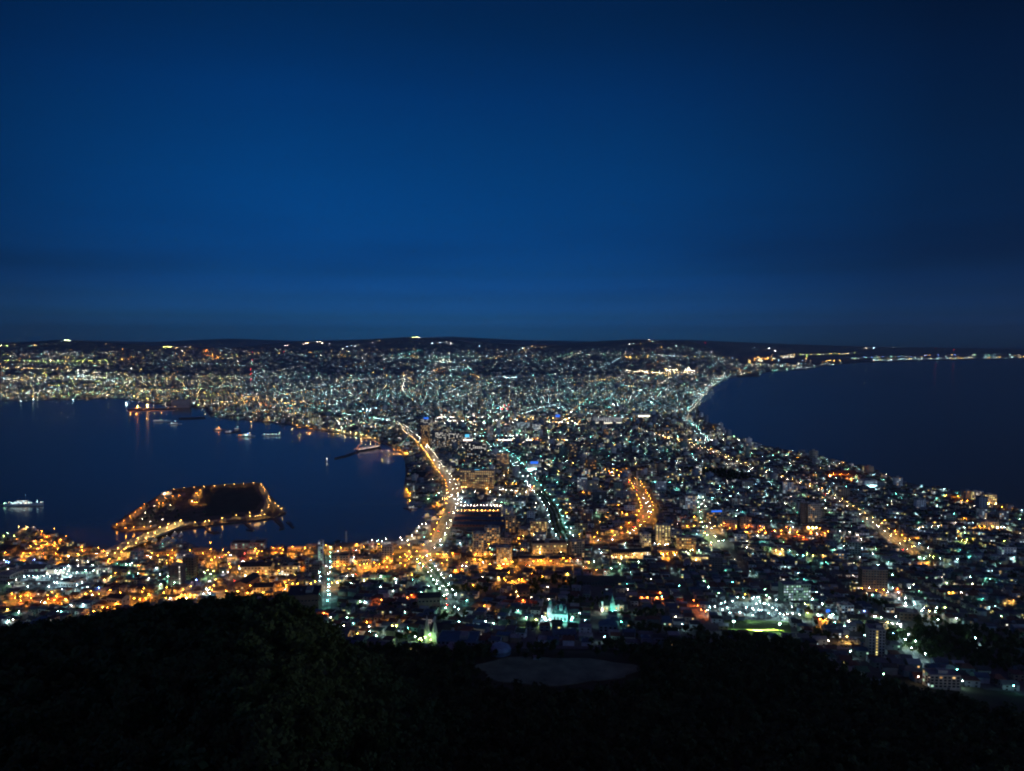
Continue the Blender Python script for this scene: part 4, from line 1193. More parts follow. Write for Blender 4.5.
B('apartment_tower', 505, 516, 515, 535.5, 13, -4, 'tan', 'tall orange-lit tower right of the gold-lit hotel', 'tower', .5, ('warm', 'orange'), cols=3)
B('hotel', 484.5, 500, 526.5, 546, 14, -4, 'cream', 'gold-lit hotel tower with warm windows, behind the lower gold-lit block', 'hotel', .5, ('warm', 'orange'), cols=6)
B('hotel', 472, 486.5, 532, 559, 15, 10, 'cream', 'cream hotel block floodlit gold from its forecourt', 'hotel', .4, ('orange', 'warm'), cols=5)
B('hotel', 496.5, 512, 546, 565.5, 15, -4, 'cream', 'hotel with a dense grid of lit orange balconies, front of the gold-lit group', 'hotel', .9, ('orange', 'warm'), cols=8, rows=9)
B('office_building', 518, 529, 528, 537.5, 14, -4, 'tan', 'low tan block right of the tall orange-lit tower', 'office', .3, ('warm',))
B('apartment_tower', 655, 671, 524, 545.5, 14, -8, 'conc', 'tower of flats with a full grid of yellow stair lights', 'tower', .85, ('yellow', 'yellow', 'warm'), cols=5, rows=10, sides=1)
B('apartment_block', 676, 696, 536, 551, 14, -6, 'tan', 'flats with lit amber landings on every floor right of the yellow-gridded tower', 'apartments', .75, ('warm', 'orange', 'yellow'), cols=8, rows=4)
B('office_building', 704, 726, 511, 522.5, 18, 8, 'cream', 'tan-orange lit office block with a blue-white rooftop sign', 'office', .25, ('warm', 'orange'), sign=('b', 26, 4.5, 9))
B('apartment_block', 658, 678, 549.5, 556, 12, -4, 'tan', 'low orange-lit block below the yellow-gridded tower', 'apartments', .4, ('orange',))
B('shop', 691, 708, 555.5, 561, 14, -4, 'cream', 'low shop row with strips of yellow light', 'shop', .9, ('yellow',), rows=2, cols=7)
B('apartment_tower', 708, 723, 555.5, 575, 14, -8, 'dark', 'dark tower with unlit windows among blue-roofed houses', 'tower', .04, ('warm',))
B('apartment_tower', 799, 806.5, 502, 526, 14, -14, 'dark', 'dark half of the tower pair by the red-orange street', 'tower', .05, ('warm',))
B('apartment_tower', 805.8, 820, 503.5, 526.5, 13, 6, 'cream', 'pale orange half of the tower pair by the red-orange street', 'tower', .12, ('orange', 'warm'), cols=6)
B('apartment_block', 828, 840.5, 532.5, 546, 14, 22, 'green', 'dark flats with a pale green side right of the red-orange street', 'apartments', .15, ('green',), cols=3)
B('shop', 772, 784, 549.5, 555.5, 12, -4, 'cream', 'small shop glowing yellow under its roof', 'shop', .9, ('yellow',), rows=2, cols=4)
B('apartment_block', 848, 861, 541, 557, 14, -16, 'green', 'dark green flats near the violet street light', 'apartments', .05, ('cool',))
B('warehouse', 826, 857, 471.5, 477, 40, 6, 'brick', 'long shed lit orange at the seaside', 'warehouse', .2, ('orange',), rows=1, cols=8, roof='gable', rmat='roofr')
B('shop', 860, 876, 479.5, 487.5, 24, 10, 'white', 'white building with a blue-lit front by the sea', 'shop', .9, ('cool', 'white'), rows=2, cols=6, band=('c', .5, 4, 4))
B('office_building', 780, 809, 582, 602, 16, 3, 'green', 'office block with five long lit greenish floors', 'office', .85, ('green', 'cool', 'green'), cols=11, rows=6, sides=1)
B('office_building', 838.5, 851.5, 603.5, 617.5, 12, 3, 'white', 'plain white block with a row of lamps on its face', 'office', .3, ('cool', 'white'), cols=4, rows=4)
B('shop', 819, 831, 611, 617.5, 14, 3, 'white', 'white shop with a bright blue glowing sign', 'shop', .9, ('cool', 'white'), rows=1, cols=4, sign=('b', 5.5, 5, 8))
B('shop', 817, 831, 618, 623, 12, 3, 'cream', 'shop with an orange-lit canopy at the forest edge', 'shop', .9, ('orange',), rows=1, cols=4, band=('s', .4, 1.4, 5))
B('shop', 811, 819, 603.5, 612.5, 10, 3, 'white', 'narrow white house lit green-white behind the orange-lit shop', 'shop', .6, ('cool',), cols=2)
B('apartment_tower', 866, 884.5, 626, 659, 13, -12, 'conc', 'grey apartment tower with one column of lit stair windows', 'tower', 1, ('yellow',), cols=5, rows=9, sides=0, ww=1.5, pattern=lambda j, i: i == 2)
B('school', 897, 918, 610, 621.5, 14, -6, 'brown', 'brown school block with a stepped roof by the lit lot', 'school', .12, ('warm',))
B('apartment_block', 860, 886, 567.5, 592.5, 16, -6, 'brown', 'big unlit brown block with orange lamps at its foot', 'apartments', .02, ('warm',), cols=9)
B('apartment_block', 926, 957, 671, 690.5, 12, -4, 'cream', 'cream flats with a few odd lit windows beside the forest', 'apartments', .18, ('warm', 'green', 'cool'), cols=7, rows=4)
B('apartment_block', 962, 971.5, 490.5, 501.5, 12, 20, 'pink', 'pink end block of the white seaside flats', 'apartments', .2, ('orange',))
B('apartment_block', 971, 982, 491, 501.8, 12, -6, 'white', 'white seaside flats with lit vertical landings, the middle block', 'apartments', .75, ('yellow', 'white'), cols=6)
B('apartment_block', 983.5, 995.5, 494, 504.8, 12, -6, 'cream', 'cream seaside flats with lit vertical landings, the block nearest the water', 'apartments', .75, ('yellow', 'warm'), cols=6)
B('apartment_block', 979, 997, 521, 529, 14, -4, 'cream', 'low gold-lit block below the white seaside flats', 'apartments', .35, ('orange', 'yellow'))
# the harbour quarter
B('warehouse', 232, 265.5, 541, 549.5, 18, 2, 'pink', 'pinkish brick warehouse at the water edge with green-lit windows', 'warehouse', .25, ('green', 'cool'), rows=2, cols=9, rmat='roofr')
B('museum', 242, 273, 561, 577, 18, 3, 'cream', 'grand cream hall floodlit yellow with a dark hipped roof', 'hall', .35, ('yellow', 'warm'), rows=3, cols=9, roof='gable', rmat='roofd')
B('warehouse', 239, 255.5, 574.5, 591.5, 36, -8, 'brown', 'long dark-roofed shed running down the slope', 'warehouse', .05, ('warm',), rows=1, cols=4, roof='gabley', rmat='roofd')
B('hall', 254.5, 274.5, 582, 595, 14, 2, 'cream', 'orange-lit hall with arched front next to the long dark shed', 'hall', .35, ('orange', 'yellow'), rows=2, cols=6, roof='gable', rmat='roofd')
B('hall', 282, 299.5, 564, 577, 15, 2, 'cream', 'yellow-lit hall with white windows in the old harbour quarter', 'hall', .7, ('yellow', 'white'), rows=3, cols=6, rmat='roofd')
B('clock_tower', 306.5, 309, 559, 576, 5, 0, 'pale', 'slender pale tower beside the yellow-lit hall', 'tower', .1, ('warm',), cols=1, rows=6, sides=0)
B('office_building', 310, 321, 562, 576, 14, 2, 'dark', 'dark office block with dim windows behind the amber lamp', 'office', .1, ('warm',))
B('office_building', 332, 349.5, 554, 567.5, 14, 2, 'cream', 'flat-fronted building lit deep orange near the chimney', 'office', .1, ('orange',), rmat='roofd')
B('warehouse', 336, 362, 541.5, 551, 22, 2, 'tan', 'tan warehouse on the quay with the tall chimney behind', 'warehouse', .15, ('warm',), rows=2, cols=8, roof='gable', rmat='roof')
B('office_building', 382, 393, 545, 563.5, 13, 2, 'cream', 'upright orange-lit block of five floors on the harbour street', 'office', .15, ('orange',))
B('hall', 355, 372, 558, 565.5, 14, 2, 'cream', 'low orange-lit hall with white windows on the harbour street', 'hall', .5, ('white', 'orange'), rows=2, cols=6, rmat='roofd')
B('office_building', 305, 317, 545, 550, 14, 2, 'tan', 'low tan shed with a lamp near the quay', 'shed', .2, ('warm',), rows=1)
B('warehouse', 276, 283, 546, 551, 12, 2, 'tan', 'small orange-lit store on the quay', 'shed', .1, ('orange',), rows=1)
B('warehouse', 288, 304, 546, 551.5, 14, 2, 'tan', 'twin orange-lit stores with grey roofs on the quay', 'shed', .2, ('orange',), rows=1, roof='gable')
B('apartment_tower', 319, 323.5, 541, 566, 8, 0, 'white', 'slim white tower carrying a pair of pink lamps', 'tower', .5, ('cool', 'green'), cols=2)
B('school', 361, 379, 576, 582.5, 12, 4, 'grey', 'school wing with a band of lime-yellow windows', 'school', 1, ('yellow', 'green'), rows=2, cols=7)
B('office_building', 334, 344, 578, 584.5, 12, 4, 'grey', 'small block with two rows of yellow-green windows on the turquoise-lit street', 'office', 1, ('yellow', 'green'), rows=2, cols=5)
B('house', 371, 383.5, 595, 604, 11, 8, 'tan', 'gabled house lit bright orange by its own lamp', 'house', .2, ('orange',), roof='gabley', rmat='roofr', rows=1, cols=3, group=None)
B('office_building', 417, 441, 591, 611, 16, 6, 'tan', 'tan stone hall with a dark roof beside the green-lit slope', 'hall', .08, ('warm',), roof='gable', rmat='roofd', rows=2)
B('house', 385, 397.5, 615, 624, 11, 4, 'tan', 'house with an orange-lit porch and a pale roof', 'house', .3, ('orange',), roof='gable', rmat='roof', rows=1, cols=3)
B('office_building', 170, 184.5, 564, 588, 12, -6, 'dark', 'dark tower with a bright white stair window strip by the dock houses', 'tower', 1, ('white',), cols=4, rows=9, sides=0, ww=1.2, pattern=lambda j, i: i == 3)
B('office_building', 184, 197, 556, 580, 12, -6, 'brown', 'unlit brown tower right of the white stair strip', 'tower', .03, ('warm',))
B('office_building', 160, 166, 557, 569, 10, -6, 'dark', 'narrow dark block with yellow windows by the bridge foot', 'office', .6, ('yellow',), cols=2)
B('hall', 182, 200, 592.5, 600, 12, 0, 'cream', 'long hall glowing orange at the forest edge', 'hall', .5, ('orange', 'yellow'), rows=1, cols=7)
B('house', 94, 107, 601, 612, 11, 6, 'cream', 'gabled house lit deep orange at the foot of the forest', 'house', .1, ('orange',), roof='gabley', rmat='roofr', rows=2)
B('house', 107, 128, 593, 611, 13, -14, 'cream', 'large house with an orange-lit wall under a long dark roof', 'house', .1, ('orange',), roof='gable', rmat='roofd', rows=2)
B('house', 45, 70, 597, 604, 12, 4, 'tan', 'long low house row lit red-orange on the hillside street', 'house', .5, ('orange',), roof='gable', rmat='roofr', rows=1)
B('warehouse', 20, 55, 577, 586, 34, 4, 'grey', 'wide dark-roofed dock shed with blue lamps along its eave', 'warehouse', .15, ('cool',), rows=1, cols=9, rmat='roofd')
B('warehouse', 62, 82, 578, 588, 26, -8, 'white', 'dark-roofed shed with a white lit gable in the dock yard', 'warehouse', .3, ('cool', 'white'), rows=1, cols=6, rmat='roofd')
B('warehouse', 24, 47, 566.5, 573, 20, 4, 'white', 'pale long workshop lit green-white behind the dock shed', 'warehouse', .7, ('green', 'cool'), rows=1, cols=8, roof='gable', rmat='roof')
B('warehouse', 49, 68, 567.5, 575, 18, 4, 'white', 'white workshop front, brightest in the dock yard', 'warehouse', .8, ('white', 'green'), rows=2, cols=7, rmat='roof')
B('office_building', 98.5, 110, 566.5, 575.5, 12, 0, 'white', 'white office with green-lit floors right of the dock yard', 'office', .6, ('green', 'white'), rows=3, cols=5)
B('warehouse', 72, 95, 569, 575, 16, 6, 'white', 'low pale store with lamps under its eave in the dock yard', 'warehouse', .6, ('green', 'cool'), rows=1, cols=8, roof='gable', rmat='roof')
B('warehouse', 0, 19, 571, 585, 24, -10, 'conc', 'grey hall with a blank wall left of the dock yard', 'warehouse', .03, ('warm',), rows=2)
B('shed', 70, 88, 550, 557.5, 16, 2, 'tan', 'orange-lit shed on the near quay', 'shed', .3, ('orange',), rows=1, cols=5, rmat='roofr')
B('shed', 22, 38, 549, 555, 14, 2, 'tan', 'orange-lit quay shed with a yellow lamp', 'shed', .3, ('orange',), rows=1, cols=5, roof='gable', rmat='roofr')
B('shed', 0, 17, 544, 552, 18, 8, 'brown', 'dark-roofed shed at the near shore', 'shed', .1, ('orange',), rows=1, roof='gable', rmat='roofd')
B('warehouse', 155, 178, 549, 556, 26, 6, 'tan', 'low broad warehouse under amber lamps by the bridge', 'warehouse', .15, ('orange',), rows=1, cols=8, rmat='roof')
B('warehouse', 192, 212, 547.5, 555.5, 20, 12, 'conc', 'plain grey warehouse across the boat basin', 'warehouse', .03, ('warm',), rows=1, roof='gable', rmat='roof')
B('shed', 190, 199, 498.6, 502, 14, 3, 'tan', 'orange-lit pavilion on the island lawn', 'pavilion', .4, ('orange',), rows=1, cols=5, rmat='roofr')
B('shed', 162, 171, 493, 494.8, 10, 3, 'white', 'small white rest house at the bend of the island path', 'pavilion', .4, ('white',), rows=1, cols=4)
# brick warehouses on the canal
for i, (x0, x1, yb) in enumerate([(452, 506, 527.5), (454, 505, 522), (455, 504, 517), (456, 504, 512.5)]):
    B('brick_warehouse', x0, x1, yb - 5.2, yb, 17, -2, 'brick', ['front', 'second', 'third', 'rear'][i] + ' of the four long parallel dark-roofed brick warehouses on the canal', 'warehouse', .06, ('warm',), rows=1, cols=16, roof='gable', rmat='roofb', group='brick warehouses on the canal')
plist(420, 480, [(330 + 26 * i, 209) for i in range(13)], 'p', 'pinkish lamp in the canal-side row behind the brick warehouses', 'lamps of the canal quay', 7, .9)
plist(420, 480, [(300 + 32 * i, 245) for i in range(13)], 'y', 'amber lamp in the row against the rear brick warehouse', 'amber lamps of the canal quay', 5, .8)
plist(420, 480, [(150, 105), (220, 103), (180, 150, 'y'), (200, 155, 'y'), (215, 150, 'y'), (240, 135), (255, 120, 'w'), (300, 130, 'c'), (330, 150, 'c'), (360, 145, 'c'), (390, 140, 'c'), (330, 182, 'c'), (360, 182, 'c'), (440, 95), (340, 95), (560, 95), (600, 165, 'p'), (650, 180, 'g'), (690, 205, 'g'), (740, 210, 'g'), (800, 160, 's'), (820, 175, 's'), (640, 75), (660, 72), (690, 78), (730, 85), (770, 88), (820, 90), (850, 95), (880, 40, 'p'), (895, 65, 'r'), (900, 85, 'p'), (930, 90, 'p'), (910, 50, 'y'), (870, 50, 'w'), (860, 20, 'c'), (690, 30, 's'), (740, 25, 's'), (770, 30, 's'), (350, 55, 'y'), (335, 60, 'y'), (370, 60, 'y')], 'w', '# lamp in the station quarter before the tan hotel', 'lamps before the tan hotel')
B('market_hall', 410, 424, 462, 467, 30, -14, 'conc', 'pale-roofed market hall at the dark edge of the bay', 'hall', .05, ('warm',), rows=1, roof='gable', rmat='roofl')
B('market_hall', 415, 433, 482, 487.5, 30, -10, 'conc', 'long grey-roofed market hall with a lit eave beside the bay', 'hall', .15, ('cool',), rows=1, rmat='roof')
B('market_hall', 410, 428, 471, 478, 34, -10, 'dark', 'dark market shed between the two pale halls by the bay', 'hall', .03, ('warm',), rows=1, roof='gable', rmat='roofd')
B('silo_block', 172, 190, 399.5, 407.5, 40, 8, 'pink', 'pinkish block of grain silos beyond the orange wharf', 'silo', .02, ('orange',), cols=8, rows=1)
B('office_building', 518, 560, 556.5, 566, 16, -3, 'tan', 'long low amber-lit row behind the dark gardens', 'shop', .25, ('orange', 'warm'), rows=2, cols=10, rmat='roofd')
B('school', 576, 627, 574, 587, 26, -3, 'dark', 'large unlit hall with a broad dark roof on the slope', 'school', .02, ('warm',), rows=2, roof='gable', rmat='roofd')
B('school', 513, 530, 583, 600, 30, 12, 'brown', 'dark brown school roof in the middle of the slope', 'school', .02, ('warm',), rows=2, roof='gable', rmat='roofr')
B('school', 286, 322, 588, 614, 36, 8, 'brown', 'big dark hall under the wooded spur, unlit', 'school', .02, ('warm',), rows=2, rmat='roofd')
B('school', 437, 480, 634, 650, 24, -6, 'blue', 'large blue-grey building with stepped flat roofs below the twin spires', 'school', .02, ('warm',), rows=2, rmat='roofb')
B('house', 552, 576, 627, 640, 14, 4, 'blue', 'wide blue-grey house with two lit windows below the domed church', 'house', .2, ('warm', 'yellow'), roof='gable', rmat='roofb', rows=2)
B('house', 598, 618, 620, 634, 13, -6, 'blue', 'pale blue-grey mansion beneath the cyan-spired church', 'house', .1, ('cool',), roof='gabley', rmat='roofb', rows=2)

# ------------------------------------------------------------------ churches
def dome(mb, x, y, z, r, h, m):
    mb.lathe([(r * .8, z), (r, z + h * .25), (r * .85, z + h * .5), (r * .35, z + h * .78), (.12, z + h)], 10, m, (x, y))

def domed_church():
    x, y, z = at(559.5, 621)
    t = thing('church', (x, y, z), R(-10), 'white church with green onion domes floodlit pale cyan', 'church')
    s = y / F
    MB().box(-7, 8, -6, 6, -4, 9).build('nave', M['white'], t)
    MB().gable(-7.3, 8.3, -6.4, 6.4, 9.01, 11.5, 0, 'x').build('roof', M['copper'], t)
    MB().box(-12.5, -7.01, -3, 3, -4, 14).build('bell_tower', M['white'], t)
    mb = MB()
    mb.lathe([(2.1, 14.01), (2.1, 17), (2.3, 17.2)], 8, 0, (-9.8, 0))
    mb.build('belfry', M['white'], t)
    mb = MB(); dome(mb, -9.8, 0, 17.21, 2.0, 5, 0); mb.build('dome', M['copper'], t)
    for dx, dy, r, zz in ((1.5, 0, 2.2, 11.2), (-4, -3.4, 1.2, 10), (6, -3.4, 1.2, 10), (6, 3.4, 1.2, 10), (-4, 3.4, 1.2, 10)):
        mb = MB().lathe([(r * .8, zz - 1.5), (r * .8, zz + 2.0)], 8, 0, (dx, dy)); mb.build('drum', M['white'], t)
        mb = MB(); dome(mb, dx, dy, zz + 2.01, r, r * 2.4, 0); mb.build('dome', M['copper'], t)
    for i in range(4):
        put('window', wmesh(1.1, 2.6, 'dark'), t, (-4.5 + 3.6 * i, -6, 3))
    MB().box(-.2 + .5, 2.4, -6.9, -6.01, 0, 3.2).build('porch', M['white'], t)
    for dx, dy in ((-15, -17), (-7, -19), (2, -20), (11, -17), (-16, -6), (13, -6)):
        wx, wy = x + dx, y + dy
        lamp(wx, wy, gz(wx, wy), 't' if dx > -8 else 'c', 'cyan floodlight before the domed white church', 'floodlights of the domed church', 4.0, math.pi, 1.1, 'floodlight')
    block_disc(x, y, 20)
domed_church()

def spired_church():
    x, y, z = at(612, 612.5)
    t = thing('church', (x, y, z), R(6), 'cream church with a spire glowing turquoise at its centre', 'church')
    MB().box(-13, 13, 0, 12, -4, 7).build('nave', M['cream'], t)
    MB().gable(-13.4, 13.4, -.4, 12.4, 7.01, 11, 0, 'x').build('roof', M['roofd'], t)
    MB().box(-2.4, 2.4, -3.2, -.01, -4, 11).build('tower', M['copper'], t)
    MB().lathe([(3.2, 11.01), (2.0, 12.6), (1.2, 15), (.1, 20)], 4, 0, (0, -1.4)).build('spire', M['copper'], t)
    MB().box(-3.6, 3.6, -4.6, -3.21, -4, 4.2).build('porch', M['copper'], t)
    MB().box(-12, -10, -1.6, -.01, -4, 12).build('buttress_tower', M['white'], t)
    MB().box(6, 8, -1.2, -.01, -4, 8.5).build('buttress_tower', M['white'], t)
    for i in (-8.5, -5.5, 5, 9.5):
        put('window', wmesh(1.1, 2.8, 'warm'), t, (i, 0, 2.4))
    for dx, dy, c in ((-2, -14, 't'), (2, -14, 't'), (-12, -9, 'w'), (10, -9, 'w'), (0, -17, 't')):
        wx, wy = x + dx, y + dy
        lamp(wx, wy, gz(wx, wy), c, '%s floodlight before the turquoise-spired church' % LN[c], 'floodlights of the turquoise-spired church', 3.4, math.pi, .8, 'floodlight')
    wx, wy, wz = at(609.5, 590)
    block_disc(x, y, 20)
spired_church()

def twin_spires():
    x, y, z = at(433, 641)
    t = thing('church', (x, y, z), R(-12), 'dim church with two tall pointed spires edged in green light', 'church')
    MB().box(-3, 16, 0, 14, -4, 8).build('nave', M['pale'], t)
    MB().gable(-3.4, 16.4, -.4, 14.4, 8.01, 14, 0, 'x').build('roof', M['roofd'], t)
    for dx, h in ((-5, 24), (2.5, 21)):
        MB().box(dx - 1.9, dx + 1.9, -4.2, -.4, -4, 9).build('tower', M['pale'], t)
        MB().lathe([(2.9, 9.01), (.08, h)], 4, 0, (dx, -2.3)).build('spire', M['pale'], t)
    for i in (3, 7, 11):
        put('window', wmesh(1.2, 3, 'dark'), t, (i, 0, 2.4))
    for dx, dy in ((-12, -5), (-9, -9), (-1, -8)):
        wx, wy = x + dx, y + dy
        lamp(wx, wy, gz(wx, wy), 'l', 'green lamp at the foot of the twin spires', 'green lamps of the twin-spired church', 3.4, 0, .10, 'floodlight')
    block_disc(x, y, 20)
twin_spires()

def domed_hall():
    x, y, z = at(500, 655)
    t = thing('round_hall', (x, y, z), 0, 'low building with a pale blue rounded roof at the forest edge', 'hall')
    MB().lathe([(9, -4), (9, 4)], 16).build('wall', M['blue'], t)
    MB().lathe([(9.4, 4.01), (8.2, 6.2), (5.5, 7.8), (.2, 8.6)], 16).build('roof', mat('blue_dome_roof', (.25, .34, .45), .5), t)
    block_disc(x, y, 14)
domed_hall()

for q in [(396, 542), (410, 534), (420, 527), (428, 526), (424, 536), (405, 543)]:
    x, y, z = at(*q)
    block_disc(x, y, 16)
# chimney, mast, lattice towers
def chimney(px, yb, yt, label):
    x, y, z = at(px, yb)
    h = CAMZ + ray(px, yt)[2] * y / ray(px, yt)[1] - z
    t = thing('chimney', (x, y, z), 0, label, 'chimney')
    MB().lathe([(1.9, -1), (1.3, h)], 10).build('stack', M['pale'], t)
    MB().lathe([(1.5, h + .01), (1.5, h + .8)], 10).build('rim', M['brick'], t)
chimney(346.3, 548, 531, 'tall tapering chimney behind the tan quay warehouse')
chimney(636.8, 485, 471, 'thin white mast beside the orange-lit road')

def radio_mast(px, yb, yt, label, n=3):
    d = 5200.0 if yb > 360 else 9000.0
    x, y, z = at(px, yb, z=2.0)
    if y > 11500:
        y, x = 11500.0, x * 11500.0 / y
    h = CAMZ + ray(px, yt)[2] * y / ray(px, yt)[1] - z
    t = thing('radio_mast', (x, y, z), 0, label, 'mast')
    mb = MB()
    b = h * .06
    for sx, sy in ((-1, -1), (1, -1), (1, 1), (-1, 1)):
        mb.tube((sx * b, sy * b, 0), (sx * .6, sy * .6, h), .5, .3, 4)
    for k in range(1, 8):
        r = b + (.6 - b) * k / 8
        for (ax, ay), (bx, by) in (((-1, -1), (1, -1)), ((1, -1), (1, 1)), ((1, 1), (-1, 1)), ((-1, 1), (-1, -1))):
            mb.tube((ax * r, ay * r, h * k / 8), (bx * r, by * r, h * k / 8), .25, .25, 4)
    mb.build('lattice', M['hullr'], t)
    for k in range(n):
        MB().ball((0, -1.5, h * (1 - .42 * k)), 1.9).build('warning_lamp', vismat('x', 45), t)
radio_mast(253, 372, 352, 'tall red lattice mast on the plain, the taller of the close pair')
radio_mast(251, 381, 369, 'shorter red lattice mast in front of the tall red one')
radio_mast(284, 362, 352, 'far red-lit mast right of the pair of red masts', 2)
for i, (px, yt) in enumerate([(620, 340.5), (682, 342), (705, 343), (935, 349), (953, 350)]):
    x, y = (px - CX) / F * 15500, 15500.0
    h = CAMZ + ray(px, yt)[2] * y / ray(px, yt)[1]
    zb = min(h - 45, 60)
    t = thing('radio_mast', (x, y, zb), 0, ['leftmost of the red-lit masts on the skyline hills', 'red-lit mast on the highest lit hill', 'red-lit mast just right of the highest lit hill', 'red-lit mast above the far coast, the left one', 'red-lit mast above the far coast, the right one'][i], 'mast')
    MB().tube((0, 0, 0), (0, 0, h - zb), 1.6, .7, 5).build('pole', M['hullr'], t)
    MB().ball((0, -2, h - zb), 3.0).build('warning_lamp', vismat('x', 45), t)

# ------------------------------------------------------------------ lawn, playing field, lots
road_lamps()
road_cars()
x_, y_, z_ = at(570, 679)
mb = MB()
n = 48
WB = [1 + .09 * math.sin(6.2832 * k / 48 * 3 + 1) + .05 * math.sin(6.2832 * k / 48 * 7) + rng.uniform(-.03, .03) for k in range(48)]
mb.add([(FIELD[0] + FIELD[2] * WB[k] * math.cos(6.2832 * k / n), FIELD[1] + FIELD[3] * WB[k] * math.sin(6.2832 * k / n), FIELD[4]) for k in range(n)] +
       [(FIELD[0] + FIELD[2] * 1.02 * WB[k] * math.cos(6.2832 * k / n), FIELD[1] + FIELD[3] * 1.02 * WB[k] * math.sin(6.2832 * k / n), FIELD[4] - 2.5) for k in range(n)],
       [tuple(range(n))] + [(k + n, (k + 1) % n + n, (k + 1) % n, k) for k in range(n)])
tag(mb.build('field', M['sand']), kind='structure')
x_, y_, z_ = at(493.5, 668)
t = thing('field_hut', (20, FIELD[1] + FIELD[3] - 5, FIELD[4]), 0, 'tiny pale hut on the far rim of the dark oval playing field', 'hut')
MB().box(-3, 3, -1.5, 1.5, -.2, 2.2).build('wall', M['white'], t)
MB().gable(-3.3, 3.3, -1.8, 1.8, 2.21, 3.1, 0, 'x', .12).build('roof', M['roofl'], t)

def hug(name, pts, m, dz=.35, kind='structure', nsub=10):
    """a sheet that follows the sloping ground inside a pixel quad: (near-left, near-right, far-right, far-left)"""
    q = [at(*p)[:2] for p in pts]
    V, Fc = [], []
    for j in range(nsub + 1):
        for i in range(nsub + 1):
            u, v = i / nsub, j / nsub
            a = [q[0][k] * (1 - u) + q[1][k] * u for k in (0, 1)]
            b = [q[3][k] * (1 - u) + q[2][k] * u for k in (0, 1)]
            x, y = a[0] * (1 - v) + b[0] * v, a[1] * (1 - v) + b[1] * v
            V.append((x, y, gz(x, y) + dz))
    for j in range(nsub):
        for i in range(nsub):
            a = j * (nsub + 1) + i
            Fc.append((a, a + 1, a + nsub + 2, a + nsub + 1))
    me = bpy.data.meshes.new(name)
    me.from_pydata(V, [], Fc)
    me.materials.append(m)
    o = put(name, me)
    o['kind'] = kind
    block_poly([q[0], q[1], q[2], q[3]])
    return o
hug('lawn', [(724, 639), (792, 641), (790, 622), (724, 620)], M['lawn'])
hug('car_park', [(698, 617), (800, 619), (788, 604), (716, 602)], M['pave'])
hug('car_park', [(836, 650), (862, 650), (862, 638), (840, 637)], M['yard'])
hug('car_park', [(878, 628), (905, 629), (902, 619), (878, 617)], M['pave'])
hug('yard', [(10, 592), (88, 593), (108, 566), (24, 565)], M['yard'])
hug('forecourt', [(150, 562), (180, 562), (180, 556), (152, 556)], M['pave'])

def floodlight(px, py, tx, ty, label, energy):
    x, y, z = at(px, py, 9)
    t = thing('floodlight', (x, y, z), 0, label, 'floodlight', 'floodlights of the lawn')
    MB().lathe([(.3, -1), (.15, 8.6)], 6).build('lamp_post', M['metal'], t)
    MB().box(-.6, .6, -.5, .5, 8.61, 9.2).build('lamp_housing', M['metal'], t)
    MB().ball((0, -.75, 8.9), .5).build('lamp_head', lampmat('c', 1.0), t)
    gx_, gy_, gz_ = at(tx, ty)
    li = bpy.data.lights.new('flood_beam', 'SPOT')
    li.energy = energy
    li.color = (.85, 1.0, .35)
    li.spot_size = R(13)
    li.spot_blend = .5
    li.shadow_soft_size = .3
    lo = bpy.data.objects.new('flood_beam', li)
    COL.objects.link(lo)
    lo.parent = t
    lo.location = (0, -1.6, 8.9)
    d = Vector((gx_ - x, gy_ - y + 1.6, gz_ - z - 8.9))
    lo.rotation_euler = d.to_track_quat('-Z', 'Y').to_euler()
floodlight(733.5, 621.5, 764, 631, 'post with a blue-white floodlight at the west end of the yellow-green lawn', 5e6)
floodlight(779.5, 624, 756, 631, 'post with a blue-white floodlight at the east end of the yellow-green lawn', 5e6)
x, y, z = at(742.5, 634)
lamp(x, y, z, 'l', 'low lime lamp at the near edge of the floodlit lawn', None, 2.5, 0, .5, 'floodlight')
x, y, z = at(784, 635)
lamp(x, y, z, 'l', 'small lime lamp by the hedge at the end of the floodlit lawn', None, 2.5, 0, .4, 'floodlight')

# parked cars of the car parks
for pts, nr, nc, lab in ([((702, 616), (796, 618), (786, 606), (718, 604)), 5, 17, 'the long white-lit car park'], [((840, 649), (860, 649), (860, 640), (842, 639)), 3, 6, 'the pale lot beside the apartment tower'], [((882, 627), (902, 628), (900, 621), (882, 619)), 3, 6, 'the warm-lit lot beyond the apartment tower']):
    q = [at(*p)[:2] for p in pts]
    for j in range(nr):
        for i in range(nc):
            if rng.random() < .35:
                continue
            u, v = (i + .5) / nc, (j + .5) / nr
            x = (q[0][0] * (1 - u) + q[1][0] * u) * (1 - v) + (q[3][0] * (1 - u) + q[2][0] * u) * v
            y = (q[0][1] * (1 - u) + q[1][1] * u) * (1 - v) + (q[3][1] * (1 - u) + q[2][1] * u) * v
            col = rng.choice(('carp', 'card', 'cars', 'carp'))
            key = 'parked' + col
            if key not in CARP:
                c0 = car_proto(col)
                pk = thing('car', (0, 0, -50), 0, 'x', 'car')
                for ch in kids(c0):
                    if not ch.name.startswith(('headlight', 'taillight')):
                        put(ch.name.split('.')[0], ch.data, pk)
                CARP[key] = pk
            c = dup(CARP[key])
            c.location = (x, y, gz(x, y) + .38)
            c.rotation_euler = (0, 0, math.pi / 2 + rng.uniform(-.06, .06))
            c['label'] = '%s parked car in %s' % ({'carp': 'white', 'card': 'dark', 'cars': 'silver'}[col], lab)
            c['group'] = 'cars parked in ' + lab

